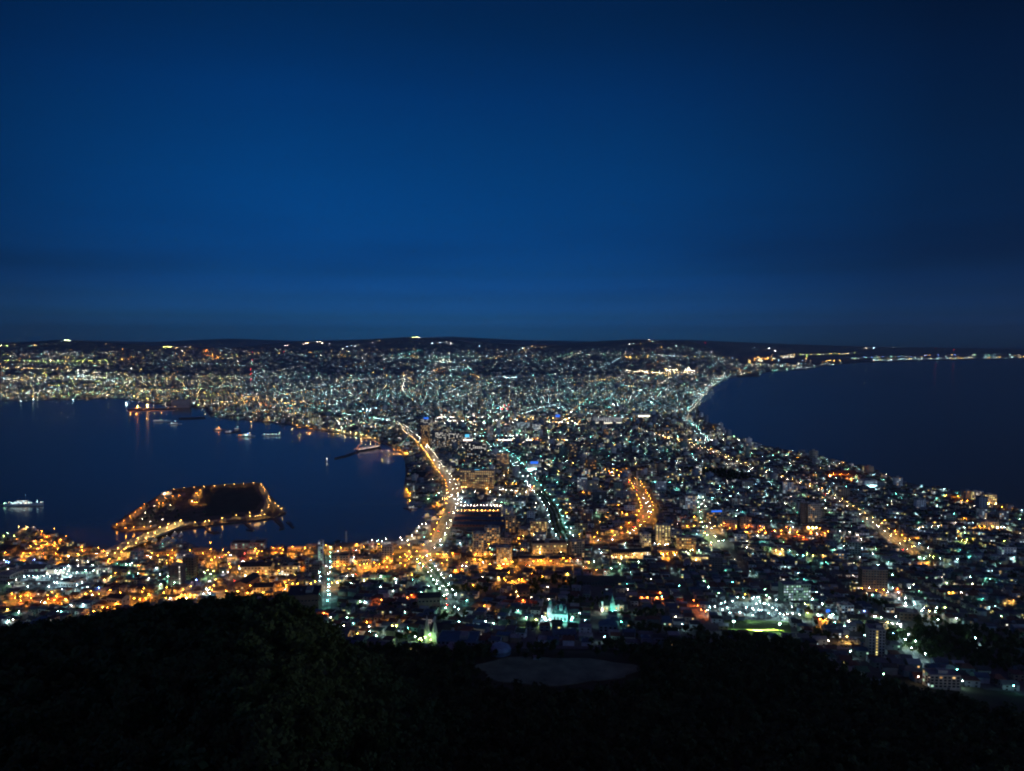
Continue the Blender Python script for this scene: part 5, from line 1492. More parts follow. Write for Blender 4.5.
# ------------------------------------------------------------------ dark parks and woods among the houses
PARKS = [(722, 474, 62), (735, 478, 50), (880, 578, 30), (900, 640, 40), (930, 645, 50), (965, 642, 48), (1000, 640, 46), (965, 660, 44), (1000, 662, 44), (940, 628, 30), (556, 585, 38), (530, 592, 22), (590, 604, 26),
         (640, 616, 26), (455, 620, 22), (470, 592, 26), (400, 640, 16), (650, 634, 26), (690, 636, 20), (480, 655, 20), (540, 655, 22), (610, 650, 22), (870, 605, 22), (820, 640, 20), (560, 520, 6), (690, 470, 30), (660, 465, 18), (565, 605, 10)]
PK = []
for px, py, r in PARKS:
    x, y, z = at(px, py)
    PK.append((x, y, r))
    block_disc(x, y, r)

def is_forest(x, y):
    px = 512 + F * x / np.maximum(y, 6)
    z = np.maximum(2, ground(x, y))
    d = y * CP - (z - CAMZ) * SP
    py = CY - F * (y * SP + (z - CAMZ) * CP) / d
    lim = np.interp(px, [-200, 338, 350, 440, 500, 640, 670, 700, 726, 790, 815, 840, 880, 930, 1024, 1200], [900, 900, 650, 655, 655, 655, 648, 643, 641, 643, 655, 668, 686, 698, 718, 760])
    f = py > lim
    f |= (px < 354) & (np.hypot(x * .85, y) < 640)
    e = np.sqrt(((x - FIELD[0]) / (FIELD[2] + 5)) ** 2 + ((y - FIELD[1]) / (FIELD[3] + 6)) ** 2)
    e2 = ((x - FIELD[0]) / (FIELD[2] + 4)) ** 2 + ((y - 540) / 42.0) ** 2
    return f & (e > 1) & (e2 > 1)

# ------------------------------------------------------------------ houses
for q_ in ((586, 546), (596, 546), (606, 545), (616, 544), (626, 541), (634, 537), (641, 530)):
    x, y, z = at(*q_)
    block_disc(x, y, 16)
block_disc(FIELD[0], FIELD[1], 78)
block_disc(FIELD[0] - 40, FIELD[1], 60)
block_disc(FIELD[0] + 40, FIELD[1], 60)
block_disc(FIELD[0], FIELD[1] - 60, 90)
WALLS = [('white', 'white'), ('cream', 'cream'), ('grey', 'grey'), ('blue', 'blue-grey'), ('tan', 'tan'), ('pale', 'pale'), ('green', 'grey-green')]
ROOFS = [('roof', 'grey'), ('roofr', 'rust-red'), ('roofb', 'blue'), ('roofd', 'charcoal'), ('roofg', 'green'), ('roofl', 'light grey')]
wl = [M[w[0]] for w in WALLS]
rl = [M[r[0]] for r in ROOFS]
wk = [winmat(k) for k in ('warm', 'cool', 'yellow', 'green', 'white')]
PAL = wl + rl + wk + [M['glass']]
NW, NR_ = len(wl), len(rl)

def house_mb(kind):
    """unit house (1 x 1 x 1 walls): slots 0 wall, 1 roof, 2..5 windows"""
    mb = MB()
    mb.add([(-.5, -.5, -.5), (.5, -.5, -.5), (.5, .5, -.5), (-.5, .5, -.5), (-.5, -.5, 1), (.5, -.5, 1), (.5, .5, 1), (-.5, .5, 1)],
           [(0, 1, 5, 4), (1, 2, 6, 5), (2, 3, 7, 6), (3, 0, 4, 7)], 0)
    if kind == 'gable':
        mb.add([(-.5, -.5, 1), (-.5, .5, 1), (-.5, 0, 1.38), (.5, -.5, 1), (.5, .5, 1), (.5, 0, 1.38)], [(0, 2, 1), (3, 4, 5)], 0)
        mb.add([(-.56, -.56, .97), (.56, -.56, .97), (.56, 0, 1.41), (-.56, 0, 1.41), (.56, .56, .97), (-.56, .56, .97)], [(0, 1, 2, 3), (3, 2, 4, 5)], 1)
    elif kind == 'hip':
        mb.add([(-.56, -.56, .98), (.56, -.56, .98), (.56, .56, .98), (-.56, .56, .98), (-.18, 0, 1.36), (.18, 0, 1.36)], [(0, 1, 5, 4), (1, 2, 5), (2, 3, 4, 5), (3, 0, 4)], 1)
    else:
        mb.add([(-.52, -.52, 1.0), (.52, -.52, 1.0), (.52, .52, 1.06), (-.52, .52, 1.06)], [(0, 1, 2, 3)], 1)
    for s, (x, z) in enumerate(((-.24, .12), (.22, .12), (-.22, .58), (.24, .58))):
        mb.add([(x - .11, -.507, z), (x + .11, -.507, z), (x + .11, -.507, z + .22), (x - .11, -.507, z + .22)], [(0, 1, 2, 3)], 2 + s)
    for y, z in ((-.2, .15), (.2, .58)):
        mb.add([(.507, y - .1, z), (.507, y + .1, z), (.507, y + .1, z + .2), (.507, y - .1, z + .2)], [(0, 1, 2, 3)], 3)
        mb.add([(-.507, y + .1, z), (-.507, y - .1, z), (-.507, y - .1, z + .2), (-.507, y + .1, z + .2)], [(0, 1, 2, 3)], 4)
    return mb
HT = {k: template(house_mb(k)) for k in ('gable', 'hip', 'flat')}

def street_grid(theta, xlo, xhi, ylo, yhi, seed):
    """lots and lamp spots of a grid of streets turned by theta"""
    r = np.random.RandomState(seed)
    c, s = math.cos(theta), math.sin(theta)
    cx, cy_ = (xlo + xhi) / 2, (ylo + yhi) / 2
    rad = math.hypot(xhi - xlo, yhi - ylo) / 2
    lots, lam = [], []
    v = -rad
    while v < rad:
        for dv, face in ((8.5, -1), (24.5, 1)):
            u = np.arange(-rad, rad, 13.5)
            keep = (np.floor((u + rad) / 13.5).astype(int) % 8) != 0
            u = u[keep]
            lots.append(np.stack([u + r.uniform(-1.2, 1.2, len(u)), np.full(len(u), v + dv) + r.uniform(-1.5, 1.5, len(u)), np.full(len(u), face)], 1))
        u = np.arange(-rad, rad, 34.0) + r.uniform(-8, 8)
        lam.append(np.stack([u + r.uniform(-6, 6, len(u)), np.full(len(u), v - 1.2 + 0 * u)], 1))
        v += 38.0
    L, K = np.concatenate(lots), np.concatenate(lam)
    def tr(a):
        return np.stack([cx + a[:, 0] * c - a[:, 1] * s, cy_ + a[:, 0] * s + a[:, 1] * c], 1)
    LP, KP = tr(L), tr(K)
    def m(P):
        px = 512 + F * P[:, 0] / np.maximum(P[:, 1], 1)
        return (P[:, 0] > xlo) & (P[:, 0] < xhi) & (P[:, 1] > ylo) & (P[:, 1] < yhi) & (px > -150) & (px < 1170)
    a, b = m(LP), m(KP)
    return LP[a], L[a, 2], KP[b]

def dry(P, mrg=9.0):
    ok = np.ones(len(P), bool)
    for dx, dy in ((0, 0), (mrg, 0), (-mrg, 0), (0, mrg), (0, -mrg)):
        ok &= inside(P[:, 0] + dx, P[:, 1] + dy)
    return ok

QUARTERS = [(R(-15), -1200, 30, 560, 1640, 1), (R(-6), 30, 560, 560, 1640, 2), (R(-3), 560, 1500, 600, 1640, 3), (R(-8), -1200, 1500, 1640, 2600, 4), (R(-12), -1600, 1900, 2600, 3650, 5)]
HP, HA, KP_ = [], [], []
for th, xl, xh, yl, yh, sd in QUARTERS:
    P, f_, K = street_grid(th, xl, xh, yl, yh, sd)
    ok = dry(P) & is_free(P[:, 0], P[:, 1]) & ~is_forest(P[:, 0], P[:, 1])
    HP.append(P[ok])
    HA.append(np.where(f_[ok] < 0, th, th + math.pi))
    ok = dry(K, 4) & is_free(K[:, 0], K[:, 1]) & ~is_forest(K[:, 0], K[:, 1])
    KP_.append(K[ok])
HP, HA, KP_ = np.concatenate(HP), np.concatenate(HA), np.concatenate(KP_)
o_ = np.argsort(HP[:, 1])
HP, HA = HP[o_], HA[o_]
k = len(HP)
gr = nrs.rand(k) > .12
HP, HA = HP[gr], HA[gr]
k = len(HP)
hw, hd, hh = nrs.uniform(7.5, 11.8, k), nrs.uniform(7.5, 11, k), nrs.uniform(4.6, 6.6, k)
hz = np.maximum(2.0, ground(HP[:, 0], HP[:, 1]))
# one lot in nine carries a block of flats or offices, more of them in the centre
PXH, PYH = proj(HP[:, 0], HP[:, 1], hz)
pm = np.where((PXH > 420) & (PXH < 760) & (PYH < 545) & (PYH > 415), .15, .045)
pm = np.where((PXH < 470) & (PYH > 515), .015, pm)
mid = (nrs.rand(k) < pm) & (HP[:, 1] > 1120)
near_mid = []
hk = nrs.choice(3, k, p=(.5, .3, .2))
hwi, hri = nrs.choice(NW, k), nrs.choice(NR_, k, p=(.26, .2, .14, .2, .08, .12))
hlit = nrs.rand(k, 4) < np.where(nrs.rand(k) < .45, .28, .02)[:, None]
hcol = nrs.choice(5, (k, 4), p=(.34, .26, .2, .1, .1))

LANDM = [(432, 600, 'the green-lit slope'), (560, 618, 'the domed white church'), (612, 608, 'the turquoise-spired church'), (433, 640, 'the twin spires'), (757, 612, 'the long white-lit car park'), (795, 595, 'the floor-lit office block'),
         (875, 650, 'the stair-lit tower'), (940, 685, 'the cream flats'), (572, 670, 'the dark playing field'), (60, 580, 'the dock works'), (255, 570, 'the yellow floodlit hall'), (322, 590, 'the turquoise-lit street'),
         (377, 600, 'the bright orange house'), (718, 570, 'the dark unlit tower'), (690, 545, 'the amber-landing flats'), (812, 520, 'the pale orange tower'), (906, 616, 'the brown school'), (873, 588, 'the big unlit brown block'), (655, 610, 'the deep orange lamps'),
         (100, 605, 'the deep orange house'), (200, 595, 'the long orange hall'), (500, 555, 'the gold-lit hotels'), (630, 553, 'the lit school wing'), (920, 550, 'the lime-lit gardens'), (975, 520, 'the low gold-lit block'), (480, 645, 'the stepped blue-grey building'), (520, 595, 'the dark brown school'), (600, 580, 'the broad dark hall'), (650, 640, 'the wooded slope')]
def where_is(px, py):
    b = min(LANDM, key=lambda q: (q[0] - px) ** 2 + ((q[1] - py) * 1.6) ** 2)
    dx, dy = px - b[0], py - b[1]
    if abs(dx) < 12 and abs(dy) < 8:
        return 'right next to ' + b[2]
    if abs(dy) * 1.8 > abs(dx):
        s = 'above' if dy < 0 else 'below'
    else:
        s = 'left of' if dx < 0 else 'right of'
    far = math.hypot(dx, dy * 1.6)
    return ('just ' if far < 26 else '' if far < 50 else 'well ') + s + ' ' + b[2]

vis = np.zeros(k, bool)
cand = [i for i in range(k) if not mid[i] and -4 < PXH[i] < 1028 and PYH[i] < 735]
nh = 0
HOUSE_ME = {}
def house_part(key, fn):
    if key not in HOUSE_ME:
        HOUSE_ME[key] = fn()
    return HOUSE_ME[key]
for i in cand:
    if nh >= 286:
        break
    x, y = HP[i]
    if not visible(x, y, hz[i] + 3):
        continue
    vis[i] = True
    nh += 1
    kd = ('gable', 'hip', 'flat')[hk[i]]
    w, d, h = round(hw[i]), round(hd[i]), round(hh[i] * 2) / 2
    wn, rn = WALLS[hwi[i]], ROOFS[hri[i]]
    nl = int(hlit[i].sum())
    lit = 'unlit,' if nl == 0 else 'part-lit,' if nl == 1 else 'lit,'
    rt = {'gable': 'gabled', 'hip': 'hipped', 'flat': 'flat'}[kd]
    lab = '%s house, %s %s roof, %s %s' % (wn[1], rn[1], rt, lit, where_is(PXH[i], PYH[i]))
    t = thing('house', (x, y, hz[i]), HA[i], lab, 'house', 'houses on the slope')
    put('wall', house_part(('w', kd, w, d, h, wn[0]), lambda: MB().add(*(lambda q: (q.v, q.f))(wall_mb(kd, w, d, h))).mesh('wall', M[wn[0]])) if False else house_part(('w', kd, w, d, h, wn[0]), lambda: wall_mesh(kd, w, d, h, wn[0])), t) if False else None
    # walls, roof, windows
    key = ('w', kd, w, d, h, wn[0])
    if key not in HOUSE_ME:
        mb = MB().box(-w / 2, w / 2, -d / 2, d / 2, -3, h)
        if kd == 'gable':
            mb.add([(-w / 2, -d / 2, h), (-w / 2, d / 2, h), (-w / 2, 0, h + d * .22), (w / 2, -d / 2, h), (w / 2, d / 2, h), (w / 2, 0, h + d * .22)], [(0, 2, 1), (3, 4, 5)])
        HOUSE_ME[key] = mb.mesh('wall', M[wn[0]])
    put('wall', HOUSE_ME[key], t)
    key = ('r', kd, w, d, h, rn[0])
    if key not in HOUSE_ME:
        mb = MB()
        if kd == 'gable':
            mb.gable(-w / 2 - .5, w / 2 + .5, -d / 2 - .5, d / 2 + .5, h - .2, h + d * .22 + .02, 0, 'x', .18)
        elif kd == 'hip':
            a, b = w / 2 + .5, d / 2 + .5
            mb.add([(-a, -b, h + .01), (a, -b, h + .01), (a, b, h + .01), (-a, b, h + .01), (-w * .2, 0, h + d * .24), (w * .2, 0, h + d * .24)], [(0, 1, 5, 4), (1, 2, 5), (2, 3, 4, 5), (3, 0, 4), (3, 2, 1, 0)])
        else:
            mb.box(-w / 2 - .3, w / 2 + .3, -d / 2 - .3, d / 2 + .3, h + .01, h + .35)
        HOUSE_ME[key] = mb.mesh('roof', M[rn[0]])
    put('roof', HOUSE_ME[key], t)
    for s, (fx, fz) in enumerate(((-.26, .12), (.24, .12), (-.24, .6), (.26, .6))):
        kdw = ('warm', 'cool', 'yellow', 'green', 'white')[hcol[i, s]] if hlit[i, s] else 'dark'
        put('window', wmesh(1.6, 1.3, kdw), t, (fx * w, -d / 2, fz * h))
    for sg in (-1, 1):
        put('window', wmesh(1.4, 1.2, 'dark'), t, (sg * w / 2, d * .1, h * .55), math.pi / 2 * sg)

# blocks of flats and offices of their own, nearest first; the farther ones as stuff
mids = [i for i in range(k) if mid[i]]
MP = HP[mid]
nm = 0
FARM = []
for i in mids:
    x, y = HP[i]
    w, d = nrs.uniform(13, 24), nrs.uniform(11, 15)
    h = min(32 if PYH[i] < 515 else 20, 7 + nrs.exponential(6.5))
    if nm < 150 and visible(x, y, hz[i] + h * .6) and -4 < PXH[i] < 1028:
        nm += 1
        wn = WALLS[hwi[i]]
        off = nrs.rand() < .4
        lf = nrs.choice((.04, .15, .3, .55), p=(.3, .35, .25, .1))
        kk = [('warm', 'yellow'), ('cool', 'white'), ('warm', 'cool'), ('green', 'cool')][nrs.choice(4)]
        rows, cols = max(2, int(h / 3.5)), max(3, int(w / 4.2))
        lab = '%s %s, %d floors, %s, %s' % (wn[1], 'office block' if off else 'block of flats', rows, {.04: 'dark', .15: 'dimly lit', .3: 'half lit', .55: 'well lit'}[lf], where_is(PXH[i], PYH[i]))
        t = thing('office_block' if off else 'flats', (x, y, hz[i]), HA[i] if math.cos(HA[i]) > 0 else HA[i] - math.pi, lab, 'office' if off else 'apartments', 'blocks among the houses')
        MB().box(-w / 2, w / 2, -d / 2, d / 2, -4, h).build('wall', M[wn[0]], t)
        mb = MB().box(-w / 2 - .2, w / 2 + .2, -d / 2 - .2, d / 2 + .2, h + .003, h + .6)
        mb.build('roof', rl[hri[i]], t)
        MB().box(-2.5, 2.5, -2, 2.5, h + .61, h + 3).build('plant_room', M['conc'], t)
        windows(t, w, d, h, .9, cols, rows, lf, kk, 2.0, 1.5, 0 if y > 1500 else 2, random.Random(i), 40 if y > 1500 else 60)
    else:
        FARM.append((x, y, hz[i], w, d, h, HA[i]))

# the remaining houses of the town
bulk = Bulk()
rest = ~vis & ~mid
for q, kd in enumerate(('gable', 'hip', 'flat')):
    s = rest & (hk == q)
    n = int(s.sum())
    mi = np.zeros((n, 6), int)
    mi[:, 0] = hwi[s]
    mi[:, 1] = NW + hri[s]
    mi[:, 2:] = np.where(hlit[s], NW + NR_ + hcol[s], NW + NR_ + 5)
    bulk.add(HT[kd], np.stack([HP[s, 0], HP[s, 1], hz[s]], 1), np.stack([hw[s], hd[s], hh[s]], 1), HA[s], mi)
o = bulk.build('distant_houses', PAL)
o['kind'] = 'stuff'

# a block with a grid of windows, for the far ones
def block_mb(nc, nr, sc_):
    mb = MB()
    mb.add([(-.5, -.5, -.2), (.5, -.5, -.2), (.5, .5, -.2), (-.5, .5, -.2), (-.5, -.5, 1), (.5, -.5, 1), (.5, .5, 1), (-.5, .5, 1)],
           [(0, 1, 5, 4), (1, 2, 6, 5), (2, 3, 7, 6), (3, 0, 4, 7)], 0)
    mb.add([(-.5, -.5, 1.002), (.5, -.5, 1.002), (.5, .5, 1.002), (-.5, .5, 1.002)], [(0, 1, 2, 3)], 1)
    mb.add([(-.2, -.1, 1.003), (.1, -.1, 1.003), (.1, .3, 1.003), (-.2, .3, 1.003), (-.2, -.1, 1.12), (.1, -.1, 1.12), (.1, .3, 1.12), (-.2, .3, 1.12)], [(0, 1, 5, 4), (1, 2, 6, 5), (2, 3, 7, 6), (3, 0, 4, 7), (4, 5, 6, 7)], 0)
    s = 0
    for j in range(nr):
        for i in range(nc):
            x, z = -.5 + (i + .5) / nc, (j + .3) / nr
            mb.add([(x - .3 / nc, -.504, z), (x + .3 / nc, -.504, z), (x + .3 / nc, -.504, z + .45 / nr), (x - .3 / nc, -.504, z + .45 / nr)], [(0, 1, 2, 3)], 2 + s % 12)
            mb.add([(.504, -.5 + (i + .5) / nc - .25 / nc, z), (.504, -.5 + (i + .5) / nc + .25 / nc, z), (.504, -.5 + (i + .5) / nc + .25 / nc, z + .45 / nr), (.504, -.5 + (i + .5) / nc - .25 / nc, z + .45 / nr)], [(0, 1, 2, 3)], 2 + (s + 5) % 12)
            s += 1 + (j % 2)
    return mb
BT = template(block_mb(5, 5, 0))
# the plain beyond: rows of buildings out to the hills
P_far = []
for (th, y0, y1, sp, sd) in ((R(-20), 3650, 5600, 34, 21), (R(14), 5600, 8200, 58, 22), (R(-8), 8200, 15000, 100, 23)):
    u = np.arange(-9500, 9500, sp)
    U, Vv = np.meshgrid(u, np.arange(0, 14000, sp * 1.15))
    r_ = np.random.RandomState(sd)
    jx, jy = ((.25, .1) if y0 < 5000 else (.5, .5) if y0 < 8000 else (3.0, 3.0))
    xx = U + r_.uniform(-jx, jx, U.shape) * sp
    yy = Vv + r_.uniform(-jy, jy, U.shape) * sp
    c, s = math.cos(th), math.sin(th)
    X_ = xx * c - (yy - 4000) * s
    Y_ = xx * s + (yy - 4000) * c + 4000
    P = np.stack([X_.ravel(), Y_.ravel()], 1)
    px = 512 + F * P[:, 0] / np.maximum(P[:, 1], 1)
    ok = (P[:, 1] > y0) & (P[:, 1] <= y1) & (px > -150) & (px < 1170)
    P = P[ok]
    P = P[dry(P, 20)]
    pz_ = plain(P[:, 0], P[:, 1])
    pp_ = proj(P[:, 0], P[:, 1], pz_)[1]
    P = P[r_.rand(len(P)) < np.clip((pp_ - 347.5) / 7, .03, 1)]
    P_far.append(np.concatenate([P, np.full((len(P), 1), th), np.full((len(P), 1), sp)], 1))
PF = np.concatenate(P_far)
n = len(PF)
fw = nrs.uniform(.32, .62, n) * np.minimum(PF[:, 3], 60)
fd = nrs.uniform(.3, .5, n) * np.minimum(PF[:, 3], 50)
fh = 4.5 + nrs.exponential(3.0, n)
tall = nrs.rand(n) < .02
fh[tall] += nrs.uniform(8, 26, tall.sum())
lf = nrs.choice((.0, .05, .3), n, p=(.66, .24, .10))
fl = nrs.rand(n, 12) < lf[:, None]
fc = nrs.choice(5, (n, 12), p=(.3, .34, .14, .12, .1))
bulk = Bulk()
mi = np.zeros((n, 14), int)
mi[:, 0] = nrs.choice(NW, n)
mi[:, 1] = NW + nrs.choice(NR_, n)
mi[:, 2:] = np.where(fl, NW + NR_ + fc, NW + NR_ + 5)
bulk.add(BT, np.stack([PF[:, 0], PF[:, 1], np.maximum(2.0, plain(PF[:, 0], PF[:, 1]))], 1), np.stack([fw, fd, fh], 1), PF[:, 2], mi)
if FARM:
    A_ = np.array(FARM)
    n = len(A_)
    mi = np.zeros((n, 14), int)
    mi[:, 0] = nrs.choice(NW, n)
    mi[:, 1] = NW + nrs.choice(NR_, n)
    fl = nrs.rand(n, 12) < nrs.choice((.08, .25, .5), n)[:, None]
    mi[:, 2:] = np.where(fl, NW + NR_ + nrs.choice(5, (n, 12)), NW + NR_ + 5)
    bulk.add(BT, A_[:, :3], A_[:, 3:6], A_[:, 6], mi)
o = bulk.build('distant_buildings', PAL)
o['kind'] = 'stuff'

# ------------------------------------------------------------------ lamps of the side streets and the far plain
ZONES = [(170, 600, 180, 16, 's', .75), (250, 570, 120, 22, 's', .75), (60, 552, 80, 12, 's', .8), (390, 565, 70, 16, 's', .7), (500, 560, 70, 18, 's', .7), (540, 580, 60, 12, 's', .7), (560, 545, 40, 10, 's', .7), (795, 534, 60, 7, 'r', .7),
         (700, 528, 50, 6, 'r', .6), (655, 612, 30, 8, 'r', .7), (480, 480, 40, 16, 'y', .5), (600, 515, 60, 12, 'y', .35), (870, 535, 40, 12, 'y', .5), (560, 425, 60, 8, 'y', .5), (620, 480, 25, 12, 's', .6)]
lamp_side = []
for x, y in KP_:
    z = gz(x, y)
    px, py = proj(x, y, z)
    c = rng.choices('cwtgsyp', (40, 16, 14, 10, 7, 8, 5))[0]
    for (zx, zy, rx, ry, zc, pr) in ZONES:
        if ((px - zx) / rx) ** 2 + ((py - zy) / ry) ** 2 < 1 and rng.random() < pr:
            c = zc
            break
    if rng.random() < (.30 if c in 'sr' else .42 if y < 1400 else .66):
        lamp_side.append((x, y, z, c, rng.choice((.015, .03, .05, .09, .2))))
far_l = []
fr = np.random.RandomState(5)
for x, y, th, sp in PF:
    p = 1.0 * min(1.0, (5200.0 / y) ** 1.1)
    px = 512 + F * x / y
    if fr.rand() < p:
        if px < 240:
            c = rng.choices('ywlcgsp', (40, 16, 16, 12, 10, 7, 3))[0]
        else:
            c = rng.choices('cwtgysp', (36, 24, 12, 10, 10, 5, 5))[0]
        x2, y2 = x + fr.uniform(-20, 20), y + fr.uniform(-20, 20)
        den = .5 + .5 * math.sin(x2 / 333.0 + 1.7 * math.sin(y2 / 610.0)) * math.sin(y2 / 470.0 + 1.3 * math.sin(x2 / 270.0))
        if fr.rand() > .25 + 1.1 * den:
            continue
        far_l.append((x2, y2, max(2.0, float(plain(x2, y2))), c, (.55 if c in 'sr' else 1) * fr.choice((.003, .006, .012, .03, .08, .2), p=(.34, .28, .17, .11, .07, .03))))

# bright places of the plain: car parks, stations, stadium floods, roads that shine through
def far_lamp(qx, qy, c, k):
    p = at_far(qx, qy)
    if p and inside(np.array([p[0]]), np.array([p[1]]))[0]:
        far_l.append((*p, c, k * (.5 if c in 'sr' else 1)))
def cluster(px, py, sx, sy, n, cs, k=1.0, z=9):
    for _ in range(n):
        far_lamp(px + rng.gauss(0, sx), py + rng.gauss(0, sy), rng.choice(cs), .13 * k * rng.uniform(.4, 1.4))
def string(pts, n, cs, k=1.0, j=.5):
    n = int(n * .7)
    for q in range(n):
        f = (q + rng.random() * .6) / n * (len(pts) - 1)
        i = min(int(f), len(pts) - 2)
        u = f - i
        qx, qy = pts[i][0] * (1 - u) + pts[i + 1][0] * u + rng.gauss(0, j), pts[i][1] * (1 - u) + pts[i + 1][1] * u + rng.gauss(0, j * .3)
        far_lamp(qx, qy, rng.choice(cs), .12 * k * rng.uniform(.4, 1.3))
cluster(515, 378, 5, .8, 22, 'cc', 2.2)
cluster(670, 371, 4, .7, 26, 'wy', 2.6)
cluster(690, 371, 3, .7, 22, 'wp', 2.6)
cluster(665, 374, 16, .8, 34, 'yw', 1.2)
cluster(640, 372, 10, .8, 18, 'yw', 1.0)
string([(632, 372.5), (700, 374)], 30, 'wy', 1.2)
string([(686, 413), (694, 405), (702, 395), (714, 383), (728, 376)], 44, 'cwt', .6, 1.8)
string([(706, 392), (714, 384), (724, 376)], 20, 'cw', .6, 2.0)
string([(660, 385), (672, 378), (700, 373)], 16, 'w', .8)
string([(390, 358), (440, 357.5), (500, 357)], 46, 'wcg', 1.0, 1)
string([(402, 392), (406, 375)], 26, 'wp', 1.3, .4)
string([(470, 374), (478, 378), (488, 382)], 22, 'ys', 1.3, .6)
string([(205, 355), (212, 357), (218, 359)], 16, 'sr', 1.3, .5)
string([(600, 396), (620, 390), (634, 386)], 24, 'wy', 1.0, .5)
string([(0, 361), (60, 362), (110, 361)], 50, 'yl', 1.2, 1.5)
string([(0, 368), (60, 370), (130, 376)], 56, 'yw', 1.2, 1.5)
string([(0, 380), (60, 378), (150, 386)], 56, 'wyc', 1.1, 1.5)
string([(0, 394), (40, 392), (90, 388)], 30, 'wc', .9, 1.5)
cluster(85, 376, 8, 2, 18, 'cw', 1.5)
string([(0, 396), (60, 394), (110, 395)], 22, 'cg', .7, 1.5)
string([(230, 394), (260, 400), (285, 404), (310, 408)], 48, 'sy', 1.2, 1.4)
string([(240, 397), (290, 402), (330, 406)], 36, 's', 1.1, 1.2)
string([(200, 401), (250, 405), (300, 411)], 34, 'sr', 1.1, .8)
cluster(250, 401, 14, 2, 26, 'sy', .9)
cluster(372, 411.5, 4, .8, 20, 'cc', 1.8)
string([(340, 415), (360, 418), (380, 421), (395, 424)], 26, 'tcg', .9, .7)
cluster(480, 424, 24, 3, 60, 'cwpg', .55)
cluster(540, 422, 20, 2.5, 60, 'yws', .7)
cluster(560, 424, 10, 2, 26, 'sw', .9)
cluster(505, 440, 14, 4, 40, 'ctw', .6)
cluster(450, 420, 16, 2.5, 40, 'cwp', .6)
cluster(607, 420, 12, 1.5, 34, 'wc', .9)
cluster(505, 410, 10, 3, 26, 'gt', .7)
cluster(505, 409, 3, 1, 8, 'x', .9)
cluster(532, 442, 4, 2, 12, 'sr', .7)
string([(546, 444), (556, 450), (568, 455)], 26, 'sy', .8, 1.2)
cluster(448, 362, 10, 1.5, 30, 'wc', .9)
cluster(447, 370, 20, 2, 40, 'wct', .7)
cluster(440, 371, 5, 1, 10, 'sr', .8)
string([(640, 357), (700, 357), (740, 360)], 30, 'ycg', .7, 1)
cluster(633, 358, 4, .6, 10, 'y', 1.4)
cluster(762, 361, 8, 2.2, 26, 'ys', .8)
cluster(775, 358, 12, 2.2, 20, 'ywc', .45)
string([(786, 355.3), (822, 354.5), (856, 353.5)], 26, 'wyl', .55, 1.2)
string([(800, 363), (820, 361.6), (842, 360.4)], 16, 'syp', .8, 1.0)
string([(790, 367), (800, 365)], 7, 'sw', .8, .6)
for q in range(5):
    string([(850, 358.5), (930, 356), (1030, 354.6)], 14, 'wcyg', .06 + .05 * q, 1.8)
    string([(870, 360.4), (940, 358.6), (1030, 356.9)], 22, 'cwyc', .05 + .06 * q, 1.4)
string([(860, 357), (910, 356), (980, 355)], 14, 'b', .4, 1.5)
string([(760, 373), (780, 370.5), (800, 368.5)], 12, 'cg', .7, .5)
# lights of hamlets up on the far hills, and the ropeway street
def hill_lights(pts, c, d, n, spread, k):
    for px, py in pts:
        for _ in range(n):
            qx, qy = px + rng.gauss(0, spread), py + rng.gauss(0, .35)
            for dy_ in range(8):
                if at_far(qx, qy + dy_):
                    far_lamp(qx, qy + dy_, rng.choice(c), k * .25)
                    break
hill_lights([(165, 347.3), (168, 347), (172, 347.4)], 'ly', 12300, 4, 2, 1.6)
hill_lights([(65, 340.4), (68, 340.5)], 'wl', 12450, 3, 1.5, 1.8)
hill_lights([(3, 345.6), (7, 346)], 'yl', 12300, 3, 2, 1.5)
hill_lights([(30, 345.5), (35, 345.3)], 'yg', 12300, 2, 1.5, .8)
hill_lights([(414, 337.8), (417, 337.2)], 'wl', 12450, 4, 1.5, 1.8)
hill_lights([(300, 345), (318, 342.6), (310, 344), (322, 343.5), (328, 345), (290, 345.5)], 'wyp', 12300, 2, 2.5, 1.0)
hill_lights([(352, 346.5), (358, 345), (373, 342.6), (381, 341.3), (345, 348)], 'wcy', 12300, 2, 2, 1.1)
hill_lights([(440, 343.2), (446, 343), (452, 343.5), (430, 344)], 'cw', 12300, 2, 2, .9)
hill_lights([(520, 348), (530, 346), (540, 347.5), (525, 350.5), (505, 351)], 'wcy', 12200, 3, 4, 1.0)
hill_lights([(648, 340.5), (643, 344), (651, 341), (660, 348), (668, 348.5), (676, 346.5), (684, 347), (692, 349), (630, 344.5)], 'wgs', 12300, 2, 2, 1.0)
hill_lights([(755, 349), (768, 348), (775, 351), (868, 348.5), (874, 348), (893, 347.8)], 'wcg', 12300, 1, 1, .8)
hill_lights([(205, 351), (209, 353), (213, 355), (217, 357)], 'sr', 12100, 3, .8, 1.4)
hill_lights([(180, 349), (186, 351), (195, 349.5), (188, 347)], 'wy', 12200, 3, 3, 1.1)

string([(640, 431), (660, 438), (674, 442.5), (691, 447.5), (712, 454), (735, 463), (760, 473), (790, 483), (822, 491)], 48, 'yw', .7, .9)
string([(684, 420), (700, 433), (711, 446)], 24, 'ct', .35, .9)
string([(530, 484), (520, 470), (508, 458), (498, 450)], 34, 'wps', 1.2, 1.2)
